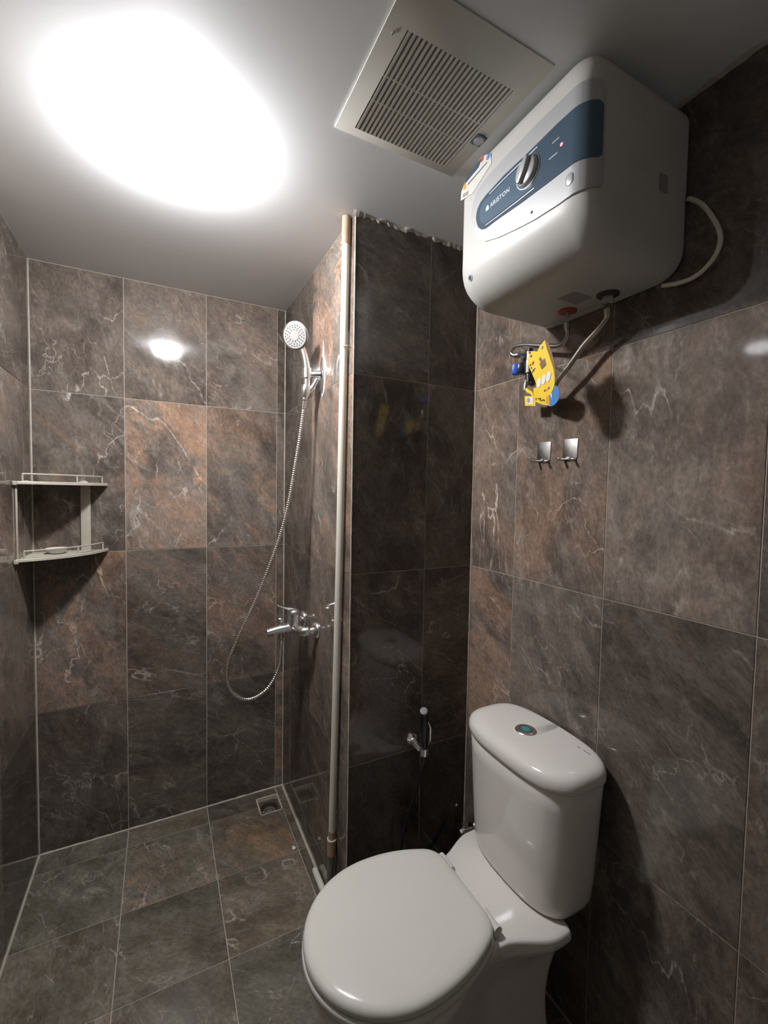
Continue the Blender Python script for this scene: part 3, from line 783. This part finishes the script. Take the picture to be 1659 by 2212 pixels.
tagcard('white_field', [(-1.084, 1.671), (-1.0855, 1.652), (-1.108, 1.648), (-1.107, 1.667)], 1.334, 0.05, 'paper', pt, 0.0005, o3)
tagcard('barcode', [(-1.087, 1.668), (-1.088, 1.655), (-1.097, 1.654), (-1.096, 1.6665)], 1.3335, 0.05, 'grey_print', pt, 0.0004, o3)
tube('loop', [Vector(q) - o3 for q in ((1.340, -1.0755, 1.696), (1.337, -1.084, 1.688), (1.336, -1.100, 1.680), (1.336, -1.106, 1.668))], [0.005, 0.006, 0.005, 0.003], 'yellow', pt, 8)

# ------------------------------------------------------------------ two adhesive hooks on the right wall
def hook(y, z, label):
    o_ = Vector((R, y, z))
    t_ = thing('wall_hook', label, 'hook', o_, 'steel adhesive hooks')
    prism('plate', rrect(0.046, 0.052, 0.004), facemx('right', (-0.0008, 0, 0)), 0.0016, 'steel', t_, 0.0006, 40)
    for s_ in (-0.0165, 0.0165):
        tube('prong', [Vector((-0.0016, s_, -0.0255)), Vector((-0.006, s_, -0.029)), Vector((-0.018, s_, -0.0300)), Vector((-0.026, s_, -0.026))], 0.0032, 'steel', t_, 8)
    tube('cross_bar', [Vector((-0.004, -0.02, -0.0275)), Vector((-0.004, 0.02, -0.0275))], 0.0026, 'steel', t_, 8)
    tube('peg', [Vector((-0.004, 0.018, -0.0280)), Vector((-0.030, 0.018, -0.0285))], 0.0028, 'steel', t_, 8)
    t_.rotation_euler = (math.radians(2), 0, 0)
hook(-1.110, 1.5215, 'small square steel wall hook on the left of the pair')
hook(-1.198, 1.5215, 'small square steel wall hook on the right of the pair')

# ------------------------------------------------------------------ corner shelf
SA, SB = 0.236, 0.226
def shelf_outline(k=1.0, n=18, bulge=0.045):
    a, b = Vector((0.002, -SB * k)), Vector((SA * k, -0.002))
    c = (a + b) / 2; nr = Vector((b - a)); nr = Vector((nr.y, -nr.x)).normalized()
    out = []
    for i in range(n + 1):
        u = i / n; p = a.lerp(b, u) + nr * bulge * k * 4 * u * (1 - u)
        out.append((p.x, p.y))
    return out
shz1, shz2 = 1.152, 1.4045
cs = thing('corner_shelf', 'two-tier cream plastic corner shelf on the left shower wall', 'shelf', (0, 0, shz1))
def tier(z):
    I = Matrix.Translation((0, 0, z - shz1))
    tr = prism('shelf_tier', [(0.002, -0.002)] + shelf_outline(), I, 0.006, 'shelf', cs, 0.0012, 40)
    ol = [Vector((x, y, z - shz1 + 0.0065)) for x, y in shelf_outline(0.985)]
    tube('shelf_lip', ol, 0.0035, 'shelf', tr, 8)
    for rx in range(5):
        k = 0.35 + 0.13 * rx
        tube('shelf_rib', [Vector((x, y, z - shz1 + 0.0062)) for x, y in shelf_outline(k, 10)], 0.0016, 'shelf', tr, 6)
    rl = [Vector((x, y, z - shz1 + 0.034)) for x, y in shelf_outline(0.955, 18)][1:-1]
    rail = tube('guard_rail', rl, 0.0024, 'shelf', cs, 8)
    for i in (0, len(rl) // 2 + 1, len(rl) - 1):
        tube('rail_post', [rl[i], rl[i] - Vector((0, 0, 0.031))], 0.0026, 'shelf', rail, 8)
    boxes('wall_clip', [(0.0008, 0.012, -0.245, -0.226, z - shz1 - 0.004, z - shz1 + 0.010)], 'shelf', cs, 0.003)
tier(shz1); tier(shz2)
boxes('support_post', [(0.148, 0.180, -0.010, -0.0008, -0.002, shz2 - shz1)], 'shelf', cs, 0.0015)
boxes('support_post', [(0.0008, 0.006, -0.212, -0.205, -0.002, shz2 - shz1)], 'shelf', cs, 0.0015)
lathe('post_cap', [(0.016, 0), (0.016, 0.003), (0.013, 0.008), (0.006, 0.011), (0.0, 0.012)], (0.160, -0.020, shz2 - shz1 + 0.0065), (0, 0, 1), 'shelf', cs, 18)
lathe('post_cap', [(0.014, 0), (0.014, 0.003), (0.008, 0.006), (0.0, 0.007)], (0.020, -0.170, shz2 - shz1 + 0.0065), (0, 0, 1), 'shelf', cs, 18)
sd = thing('soap_dish', 'pale round soap dish on the lower tier of the corner shelf', 'dish', (0.086, -0.085, shz1 + 0.0085))
lathe('bowl', [(0.0, 0), (0.020, 0), (0.025, 0.003), (0.032, 0.014), (0.0345, 0.018), (0.032, 0.0185), (0.027, 0.014), (0.0, 0.009)], (0, 0, 0), (0, 0, 1), 'white_plastic', sd, 28)

# ------------------------------------------------------------------ hand shower, bracket, hose, mixer
HS0, HS1 = Vector((0.8693, -0.500, 1.716)), Vector((0.8600, -0.500, 1.885))
hs = thing('hand_shower', 'chrome hand shower with round grey spray face in the wall bracket', 'shower head', HS0)
hc = Vector((0.838, -0.498, 1.932))
hp = [Vector(q) - HS0 for q in ((0.8693, -0.500, 1.716), (0.8745, -0.500, 1.750), (0.8775, -0.500, 1.790), (0.8745, -0.499, 1.840), (0.8655, -0.497, 1.880), (0.853, -0.494, 1.912))]
hp2 = catmull(hp, 6)
tube('handle', hp2, [0.0095 + 0.0035 * math.sin(PI * k / (len(hp2) - 1)) for k in range(len(hp2))], 'chrome', hs, 16)
hn = Vector((-0.62, -0.72, -0.30)).normalized()
hd = lathe('head', [(0.0, -0.026), (0.014, -0.025), (0.030, -0.018), (0.042, -0.006), (0.047, 0.003), (0.047, 0.008), (0.044, 0.010), (0.0, 0.010)], hc - HS0, hn, 'chrome', hs, 36)
lathe('spray_face', [(0.0, 0.0), (0.042, 0.0), (0.041, 0.003), (0.016, 0.0035), (0.015, 0.005), (0.0, 0.0055)], hc - HS0 + hn * 0.009, hn, 'spray', hs, 36)
hmx = axis_mat(hc - HS0 + hn * 0.0120, hn)
nz = None
for ring, cnt in ((0.0195, 12), (0.0265, 16), (0.0335, 22)):
    for k in range(cnt):
        a = 2 * PI * (k + 0.5 * (ring == 0.0265)) / cnt
        if nz is None:
            nz = lathe('nozzle', [(0.0, 0), (0.0020, 0), (0.0017, 0.0014), (0.0, 0.0016)], (0, 0, 0), (0, 0, 1), 'dark_print', hs, 8)
            o = nz
        else:
            o = link('nozzle', nz.data, None, hs)
        o.matrix_basis = hmx @ Matrix.Translation((ring * math.cos(a), ring * math.sin(a), 0))
br_o = Vector((W, -0.50, 1.79))
sbk = thing('shower_bracket', 'chrome wall bracket holding the hand shower', 'bracket', br_o)
def B(p): return Vector(p) - br_o
prism('wall_plate', [(0, 0.062), (0.012, 0.045), (0.017, 0.01), (0.016, -0.035), (0.008, -0.060), (-0.006, -0.066), (-0.014, -0.04), (-0.017, 0.0), (-0.012, 0.04)],
      facemx('right', B((W - 0.0005, -0.525, 1.808))), 0.006, 'chrome', sbk, 0.0022, 40)
M['silicone'] = plain('cloudy_silicone', (0.50, 0.50, 0.49), 0.5, var=0.12, scale=70)
prism('silicone_smear', [(0.004, 0.115), (0.010, 0.07), (0.024, 0.035), (0.026, -0.03), (0.018, -0.065), (-0.004, -0.082), (-0.02, -0.055), (-0.024, 0.0), (-0.014, 0.05), (-0.004, 0.08)],
      facemx('right', B((W - 0.0002, -0.525, 1.808))), 0.0012, 'silicone', sbk, 0.0005)
tube('arm', [B(q) for q in ((0.921, -0.522, 1.806), (0.905, -0.516, 1.806), (0.893, -0.508, 1.806))], [0.013, 0.012, 0.010], 'chrome', sbk, 16)
tube('arm_collar', [B(q) for q in ((0.8765, -0.500, 1.826), (0.8772, -0.500, 1.792))], [0.0172, 0.0180], 'chrome', sbk, 20)
tube('holder_cup', [B(q) for q in ((0.8760, -0.500, 1.766), (0.8735, -0.500, 1.752), (0.8705, -0.500, 1.730), (0.8690, -0.500, 1.724))], [0.0165, 0.0180, 0.0150, 0.0110], 'chrome', sbk, 20)
tube('cup_link', [B(q) for q in ((0.910, -0.520, 1.790), (0.896, -0.508, 1.760), (0.882, -0.502, 1.744))], [0.009, 0.010, 0.009], 'chrome', sbk, 12)

tap_o = Vector((W, -0.402, 0.886))
tp = thing('mixer_tap', 'chrome lever shower mixer with spout on the column side wall', 'tap', tap_o)
def T(p): return Vector(p) - tap_o
for y in (-0.487, -0.325):
    lathe('wall_flange', [(0.0, 0), (0.031, 0), (0.031, 0.004), (0.026, 0.011), (0.015, 0.015), (0.012, 0.030), (0.0, 0.030)], T((W - 0.0008, y, 0.8885)), (-1, 0, 0), 'chrome', tp, 28)
    lathe('nut', [(0.0, 0), (0.0165, 0), (0.0165, 0.014), (0.0, 0.014)], T((W - 0.029, y, 0.8885)), (-1, 0, 0), 'chrome', tp, 6, 20)
tube('body_bar', [T(q) for q in catmull([(0.893, -0.487, 0.8885), (0.880, -0.483, 0.888), (0.869, -0.462, 0.886), (0.866, -0.430, 0.884), (0.866, -0.405, 0.884), (0.866, -0.380, 0.884), (0.869, -0.350, 0.886), (0.880, -0.329, 0.888), (0.893, -0.325, 0.8885)], 4)],
     0.0185, 'chrome', tp, 16)
tube('cartridge', [T((0.864, -0.405, q)) for q in (0.872, 0.885, 0.905, 0.922, 0.9225, 0.926)], [0.024, 0.0265, 0.0245, 0.0240, 0.022, 0.022], 'chrome', tp, 24, 30)
cap_ = tube('cap', [T((0.864, -0.405, q)) for q in (0.9262, 0.930, 0.944, 0.952, 0.956)], [0.0240, 0.0245, 0.0238, 0.018, 0.004], 'chrome', tp, 24)
def ellip_tube(name, path, mat, parent, n=16):
    rings = []
    for (p, wy, wz) in path:
        p = T(p)
        rings.append([p + Vector((0, math.cos(2 * PI * k / n) * wy, math.sin(2 * PI * k / n) * wz)) for k in range(n)])
    return loft(name, rings, mat, parent)
ellip_tube('lever', [((0.872, -0.405, 0.950), 0.017, 0.008), ((0.855, -0.405, 0.955), 0.018, 0.009), ((0.835, -0.404, 0.960), 0.0145, 0.0060), ((0.815, -0.403, 0.967), 0.0125, 0.0042), ((0.803, -0.403, 0.973), 0.009, 0.0025), ((0.799, -0.403, 0.975), 0.004, 0.0015)], 'chrome', cap_)
ellip_tube('spout', [((0.868, -0.405, 0.884), 0.020, 0.018), ((0.850, -0.405, 0.884), 0.021, 0.019), ((0.825, -0.404, 0.884), 0.0190, 0.0165), ((0.795, -0.402, 0.881), 0.0175, 0.0150), ((0.772, -0.401, 0.877), 0.0165, 0.0135), ((0.763, -0.400, 0.875), 0.0155, 0.0125), ((0.7615, -0.400, 0.8745), 0.012, 0.009), ((0.7635, -0.400, 0.8745), 0.010, 0.007)], 'chrome', tp)
lathe('aerator', [(0.0, 0), (0.0095, 0), (0.0095, 0.010), (0.0, 0.010)], T((0.776, -0.401, 0.869)), (0, 0, -1), 'steel', tp, 16)
tube('diverter_knob', [T((0.812, -0.403, q)) for q in (0.892, 0.908, 0.909, 0.913, 0.922, 0.925)], [0.0045, 0.0045, 0.0085, 0.0092, 0.0092, 0.006], 'chrome', tp, 16, 30)
tube('hose_outlet', [T((0.815, -0.403, q)) for q in (0.876, 0.862, 0.861, 0.846)], [0.0095, 0.0095, 0.0115, 0.0115], 'steel', tp, 16, 30)

hose_pts = [(0.8690, -0.500, 1.712), (0.8665, -0.499, 1.690), (0.845, -0.490, 1.52), (0.8045, -0.475, 1.283), (0.7295, -0.455, 1.052), (0.655, -0.440, 0.880), (0.6205, -0.432, 0.780), (0.634, -0.425, 0.694),
            (0.6925, -0.417, 0.645), (0.760, -0.410, 0.664), (0.805, -0.405, 0.730), (0.8155, -0.403, 0.800), (0.8155, -0.403, 0.842)]
sh = thing('shower_hose', 'long ribbed steel shower hose looping from mixer to hand shower', 'hose', hose_pts[-1])
ho = Vector(hose_pts[-1])
hp = resample([q - ho for q in catmull(hose_pts, 14)], 0.0019)
o = tube('ribbed_tube', hp, [0.0068 if (k // 2) % 2 else 0.0053 for k in range(len(hp))], 'hose', sh, 10, smooth=60)
tube('end_cone', [hp[0], hp[14]], [0.0095, 0.0075], 'chrome', sh, 14)
tube('end_cone', [hp[-1], hp[-16]], [0.0095, 0.0075], 'chrome', sh, 14)

# ------------------------------------------------------------------ pipes on the column
sp_o = Vector((0.9125, -0.690, 0.0))
spp = thing('standpipe', 'cream vertical water pipe running floor to ceiling beside the column edge', 'pipe', sp_o)
def Pp(p): return Vector(p) - sp_o
pa, pb = Vector((0.9125, -0.764, 2.190)), Vector((0.9125, -0.706, 0.262))
PR = 0.0115
tube('pipe', [Pp(pa), Pp(pa.lerp(pb, 0.25) + Vector((0, -0.004, 0))), Pp(pa.lerp(pb, 0.5) + Vector((0, -0.008, 0))), Pp(pa.lerp(pb, 0.75) + Vector((0, -0.005, 0))), Pp(pb)], PR, 'pipe', spp, 16)
d = (pb - pa).normalized()
tube('top_joint', [Pp(pa - d * 0.019), Pp(pa + d * 0.06), Pp(pa + d * 0.0605)], [PR * 1.13, PR * 1.13, PR], 'pipe_joint', spp, 16, 30)
tube('coupling', [Pp(pb - d * 0.03), Pp(pb - d * 0.002), Pp(pb - d * 0.0), Pp(pb + d * 0.055)], [PR * 1.02, PR * 1.05, PR * 1.28, PR * 1.25], 'pipe_joint', spp, 16, 30)
tube('coupling_lip', [Pp(pb - d * 0.001), Pp(pb + d * 0.004)], PR * 1.34, 'pipe', spp, 16, 30)
pc = pb + d * 0.055
tube('lower_pipe', [Pp(pc), Pp((0.9125, -0.692, 0.10)), Pp((0.9125, -0.690, 0.0005))], PR * 0.98, 'pipe_grey', spp, 16)
tube('pipe_strap', [Pp((0.926, -0.7755, 1.83)), Pp((0.916, -0.778, 1.832)), Pp((0.906, -0.768, 1.832))], 0.0018, 'pipe_joint', spp, 6)

tag(tube('floor_pipe', [(0.9145, -0.528, 0.0115), (0.9140, -0.532, 0.0115), (0.9140, -0.64, 0.0115), (0.9140, -0.785, 0.0115)], [0.009, 0.0112, 0.0112, 0.0112], 'pipe', None, 16),
    'short cream pipe lying along the foot of the column wall', 'pipe')

# ------------------------------------------------------------------ bidet sprayer on the column face
bo = Vector((1.175, -0.84, 0.56))
bs = thing('bidet_sprayer', 'black handheld bidet sprayer with chrome trigger on the dark column face', 'sprayer', bo)
def Q(p): return Vector(p) - bo
bh = catmull([(1.1765, -0.838, 0.555), (1.1765, -0.838, 0.590), (1.1765, -0.839, 0.630), (1.1745, -0.842, 0.662), (1.169, -0.848, 0.688), (1.1655, -0.852, 0.700)], 5)
tube('handle', [Q(p) for p in bh], [0.0105 + 0.0035 * math.sin(PI * min(1, k / (len(bh) - 1) * 1.1)) for k in range(len(bh))], 'black', bs, 16)
lathe('spray_head', [(0.0, 0), (0.0125, 0), (0.0135, 0.006), (0.0115, 0.010), (0.0, 0.011)], Q((1.1655, -0.852, 0.698)), (-0.35, -0.35, 0.6), 'dull_metal', bs, 20)
tube('trigger', [Q(q) for q in ((1.187, -0.851, 0.652), (1.1905, -0.853, 0.640), (1.1905, -0.853, 0.600), (1.1875, -0.850, 0.590))], [0.0025, 0.0040, 0.0042, 0.0025], 'chrome', bs, 10)
tube('trigger_arm', [Q(q) for q in ((1.171, -0.850, 0.685), (1.180, -0.851, 0.670), (1.1855, -0.851, 0.652))], 0.0020, 'chrome', bs, 8)
wb = thing('sprayer_holder', 'chrome wall holder under the bidet sprayer', 'holder', (1.165, -D, 0.57))
wo = Vector((1.165, -D, 0.57))
lathe('wall_flange', [(0.0, 0), (0.020, 0), (0.019, 0.006), (0.012, 0.010), (0.0, 0.012)], Vector((1.152, -D - 0.0006, 0.588)) - wo, (0, -1, 0), 'chrome', wb, 22)
tube('holder_arm', [Vector(q) - wo for q in ((1.152, -0.805, 0.586), (1.158, -0.818, 0.575), (1.168, -0.830, 0.563))], [0.011, 0.011, 0.010], 'chrome', wb, 14)
tube('holder_cup', [Vector(q) - wo for q in ((1.1765, -0.838, 0.572), (1.1765, -0.838, 0.548), (1.1765, -0.838, 0.544))], [0.0165, 0.0150, 0.011], 'chrome', wb, 18)
bhp = catmull([(1.1765, -0.838, 0.556), (1.176, -0.838, 0.53), (1.1706, -0.838, 0.5126), (1.1551, -0.836, 0.4415), (1.1259, -0.834, 0.3628), (1.1054, -0.832, 0.2822), (1.110, -0.832, 0.20), (1.15, -0.834, 0.14), (1.22, -0.838, 0.12), (1.30, -0.845, 0.16), (1.338, -0.850, 0.228)], 8)
tag(tube('bidet_hose', bhp, 0.0055, 'black', None, 8), 'thin black hose hanging from the bidet sprayer behind the toilet', 'hose')
av = thing('angle_valve', 'small chrome angle valve low on the wall beside the cistern', 'valve', (R, -0.850, 0.238))
ao = Vector((R, -0.850, 0.238))
lathe('wall_flange', [(0.0, 0), (0.024, 0), (0.021, 0.006), (0.009, 0.010), (0.009, 0.035), (0.0, 0.035)], Vector((-0.0006, 0, 0)), (-1, 0, 0), 'chrome', av, 20)
tube('valve_body', [Vector((-0.040, 0, q)) for q in (-0.018, -0.017, 0.016, 0.017, 0.03)], [0.009, 0.0115, 0.0115, 0.009, 0.009], 'chrome', av, 14, 30)
lathe('valve_knob', [(0.0, 0), (0.010, 0), (0.0145, 0.006), (0.0140, 0.016), (0.0, 0.018)], Vector((-0.044, 0, 0)), (-1, 0, 0), 'steel', av, 8, 20)

# ------------------------------------------------------------------ toilet
TY = -1.190
to = Vector((1.02, TY, 0.0))
toilet = thing('toilet', 'white close-coupled toilet with closed lid against the right wall', 'toilet', to)
def sm_(a, b, t): t = max(0, min(1, t)); t = t * t * (3 - 2 * t); return a + (b - a) * t
LV = [  # z, x front, x centre, half width, waist half width, deck half width, x back
    (0.000, 0.815, 1.00, 0.112, 0.105, 0.100, 1.300),
    (0.020, 0.815, 1.00, 0.112, 0.105, 0.100, 1.300),
    (0.060, 0.835, 1.00, 0.104, 0.097, 0.093, 1.290),
    (0.140, 0.835, 1.00, 0.104, 0.092, 0.088, 1.285),
    (0.220, 0.785, 0.95, 0.124, 0.094, 0.092, 1.290),
    (0.290, 0.730, 0.89, 0.150, 0.100, 0.100, 1.310),
    (0.335, 0.700, 0.88, 0.164, 0.110, 0.125, 1.300),
    (0.362, 0.688, 0.875, 0.171, 0.120, 0.156, 1.275),
    (0.380, 0.683, 0.872, 0.174, 0.124, 0.168, 1.268),
    (0.398, 0.682, 0.870, 0.175, 0.126, 0.171, 1.266),
    (0.406, 0.685, 0.870, 0.172, 0.124, 0.168, 1.264),
    (0.409, 0.692, 0.870, 0.166, 0.118, 0.162, 1.260)]
def half_w(x, L_):
    _, x0, xc, hw, ww, wd, x1 = L_
    if x <= xc:
        u = (xc - x) / (xc - x0)
        return hw * math.sqrt(max(0.0, 1 - min(1, u) ** 2.15))
    kn = [(xc, hw), (1.085, ww), (1.215, wd), (x1, wd)]
    w = wd
    for (a, va), (b, vb) in zip(kn, kn[1:]):
        if x <= b:
            w = sm_(va, vb, (x - a) / (b - a)); break
    e = x - (x1 - 0.022)
    if e > 0:
        w *= (1 - (e / 0.022) ** 2.5) ** 0.5 if e < 0.022 else 0.0
    return w
def body_ring(L_, n=44):
    _, x0, _, _, _, _, x1 = L_
    xs_ = [x0 + (x1 - x0) * (1 - math.cos(PI * k / n)) / 2 for k in range(n + 1)]
    top_ = [(x, half_w(x, L_)) for x in xs_]
    return [Vector((x, TY + max(w, 1e-4), L_[0])) - to for x, w in top_] + [Vector((x, TY - max(w, 1e-4), L_[0])) - to for x, w in reversed(top_)]
def cr(a, b, c, d_, t): return 0.5 * (2 * b + (c - a) * t + (2 * a - 5 * b + 4 * c - d_) * t * t + (3 * b - a - 3 * c + d_) * t ** 3)
rings = []
for i in range(len(LV) - 1):
    p0, p1, p2, p3 = LV[max(i - 1, 0)], LV[i], LV[i + 1], LV[min(i + 2, len(LV) - 1)]
    for k in range(3):
        rings.append(body_ring(tuple(p1[0] + (p2[0] - p1[0]) * k / 3 if q == 0 else cr(p0[q], p1[q], p2[q], p3[q], k / 3) for q in range(7))))
rings.append(body_ring(LV[-1]))
loft('bowl', rings, 'ceramic', toilet, smooth=50)

def egg(scale, z, x0=0.676, xc=0.872, hw=0.174, xb=1.076, wb_=0.116, n=40, cr_=0.03):
    """closed outline of lid and seat"""
    xs_ = [x0 + (xb - x0) * (1 - math.cos(PI * k / n)) / 2 for k in range(n + 1)]
    up_ = []
    for x in xs_:
        if x <= xc:
            w = hw * math.sqrt(max(0.0, 1 - ((xc - x) / (xc - x0)) ** 2.05))
        else:
            u = (x - xc) / (xb - xc)
            w = hw - (hw - wb_) * u ** 2.1
            e = x - (xb - cr_)
            if e > 0:
                w -= 0.035 * (1 - math.sqrt(max(0, 1 - (e / cr_) ** 2)))
        up_.append((x, max(w, 1e-4)))
    c0 = 0.885
    pts = up_ + [(x, -w) for x, w in reversed(up_)]
    return [Vector((c0 + (x - c0) * scale, TY + w * scale, z)) - to for x, w in pts]
loft('seat', [egg(s_, z_) for s_, z_ in ((0.985, 0.4095), (1.005, 0.412), (1.010, 0.417), (1.008, 0.424), (0.99, 0.4275), (0.95, 0.428))], 'seat', toilet, smooth=50)
lid = loft('lid', [egg(s_, z_) for s_, z_ in ((0.95, 0.4285), (0.985, 0.4300), (0.998, 0.4330), (1.0, 0.4380), (0.996, 0.4430), (0.985, 0.4475), (0.965, 0.4510), (0.92, 0.4540), (0.85, 0.4560), (0.7, 0.4578), (0.5, 0.459), (0.25, 0.4597), (0.05, 0.460))], 'seat', toilet, smooth=60)
boxes('chip_mark', [(-0.002, 0.002, -0.0012, 0.0012, 0, 0.0006)], 'dark_print', lid).location = Vector((1.004, -1.118, 0.4556)) - to
for s_ in (-1, 1):
    h_ = tube('hinge', [Vector((1.082, TY + s_ * 0.062, 0.426)) - to, Vector((1.082, TY + s_ * 0.112, 0.426)) - to], 0.0115, 'seat', toilet, 14)
    lathe('hinge_bolt', [(0.0, 0), (0.015, 0), (0.015, 0.006), (0.012, 0.010), (0.0, 0.011)], Vector((1.085, TY + s_ * 0.094, 0.4085)) - to, (0, 0, 1), 'seat', h_, 18)

def cist(b, af, z, ab=0.100, xc=1.272, n=64, s_=1.0):
    out = []
    for k in range(n):
        a = 2 * PI * k / n
        c, s = math.cos(a), math.sin(a)
        back = c > 0
        ex = 2 / (4.2 if back else 2.7)
        x = (ab if back else af) * (abs(c) ** ex) * (1 if back else -1)
        y = b * (abs(s) ** (2 / (4.2 if back else 2.7))) * (1 if s >= 0 else -1)
        out.append(Vector((xc + x * s_, TY + y * s_, z)) - to)
    return out
loft('cistern', [cist(*q) for q in ((0.130, 0.060, 0.4095), (0.146, 0.074, 0.411), (0.153, 0.080, 0.418), (0.158, 0.084, 0.435), (0.163, 0.087, 0.48), (0.170, 0.091, 0.58), (0.176, 0.095, 0.68), (0.179, 0.097, 0.728), (0.176, 0.094, 0.731))], 'ceramic', toilet, smooth=50)
M['seam'] = plain('seam_shadow_gap', (0.10, 0.09, 0.08), 0.8)
loft('lid_seam', [cist(0.1775, 0.0955, 0.7305), cist(0.1775, 0.0955, 0.7335)], 'seam', toilet, smooth=50)
clid = loft('cistern_lid', [cist(*q) for q in ((0.176, 0.094, 0.7330), (0.183, 0.101, 0.7335), (0.1855, 0.1035, 0.737), (0.186, 0.104, 0.745), (0.185, 0.103, 0.754), (0.181, 0.099, 0.763), (0.173, 0.091, 0.7695), (0.160, 0.078, 0.7735), (0.140, 0.060, 0.7750), (0.08, 0.03, 0.7758), (0.02, 0.01, 0.776))], 'ceramic', toilet, smooth=60)
FB = Vector((1.2755, -1.176, 0.7745))
fb = lathe('flush_button', [(0.0, 0), (0.0275, 0), (0.0275, 0.003), (0.0255, 0.0048), (0.021, 0.0052), (0.0205, 0.0030), (0.0, 0.0030)], FB - to, (0, 0, 1), 'chrome', toilet, 32)
lathe('button_insert', [(0.0, 0), (0.0195, 0), (0.0190, 0.0030), (0.012, 0.0042), (0.0, 0.0045)], FB + Vector((0, 0, 0.002)) - to, (0, 0, 1), 'steel', fb, 28)
prism('button_mark', [(-0.010, -0.010), (0.004, -0.012), (0.010, -0.002), (0.006, 0.010), (-0.004, 0.012), (-0.012, 0.004)], Matrix.Translation(FB + Vector((0, 0, 0.0058)) - to), 0.0008, 'teal', fb)
lettering('maker_mark', '~ ~~', 0.017, Matrix.Translation(Vector((1.334, -1.286, 0.7757)) - to) @ Matrix.Rotation(math.radians(-90), 4, 'Z'), 'dark_print', toilet)
boxes('deck_mark', [(-0.011, 0.011, -0.0004, 0.0004, -0.004, 0.004)], 'faint', toilet).location = Vector((1.205, TY - 0.1690, 0.389)) - to

# ------------------------------------------------------------------ floor drain and a scrap of paper
dc = Vector(((DX0 + DX1) / 2, (DY0 + DY1) / 2, 0))
dr = thing('floor_drain', 'square sunken floor drain in the back corner of the shower', 'drain', dc - Vector((0, 0, 0.045)))
def dloc(l): return [(a - dc.x, b - dc.x, c - dc.y, d_ - dc.y, e + 0.045, g + 0.045) for a, b, c, d_, e, g in l]
e_ = 0.0045
boxes('grout_rim', dloc([(DX0 - 0.001, DX0 + e_, DY0, DY1, -0.044, 0.0012), (DX1 - e_, DX1 + 0.0005, DY0, DY1, -0.044, 0.0012), (DX0, DX1, DY0 - 0.001, DY0 + e_, -0.044, 0.0012), (DX0, DX1, DY1 - e_, DY1 + 0.001, -0.044, 0.0012)]), 'grout_pale', dr)
# sunk plate with a round hole
n = 32; hx, hy = (DX1 - DX0) / 2 - e_, (DY1 - DY0) / 2 - e_
v = []; f = []
for k in range(n):
    a = 2 * PI * k / n; c, s = math.cos(a), math.sin(a)
    q = min(hx / max(abs(c), 1e-6), hy / max(abs(s), 1e-6))
    v += [(q * c, q * s, 0.029), (0.036 * c, 0.036 * s, 0.029), (0.034 * c, 0.034 * s, 0.004)]
for k in range(n):
    a, b = k * 3, ((k + 1) % n) * 3
    f += [(a, b, b + 1, a + 1), (a + 1, b + 1, b + 2, a + 2)]
M['grime'] = plain('grimy_brown', (0.075, 0.055, 0.042), 0.6, var=0.3, scale=50)
pyd('drain_plate', v, f, 'grime', dr, 30)
lathe('cup', [(0.016, 0.0005), (0.025, 0.002), (0.025, 0.018), (0.022, 0.018), (0.020, 0.006), (0.0, 0.006)], (0, -0.004, 0.001), (0, 0, 1), 'pipe_grey', dr, 24)

v = [(-0.006, -0.006, 0), (0.004, -0.0075, 0.0), (0.0085, -0.003, 0.001), (0.004, 0.004, 0.002), (-0.001, 0.0085, 0.002), (-0.0045, 0.003, 0.0012)]
v2 = [(a, b, c + 0.0009) for a, b, c in v]
o = pyd('paper_scrap', v + v2, [(5, 4, 3, 2, 1, 0), (6, 7, 8, 9, 10, 11)] + [(i, (i + 1) % 6, (i + 1) % 6 + 6, i + 6) for i in range(6)], 'paper')
o.location = (0.8743, -0.3869, 0.0004)
tag(o, 'tiny white scrap of paper on the shower floor', 'scrap')
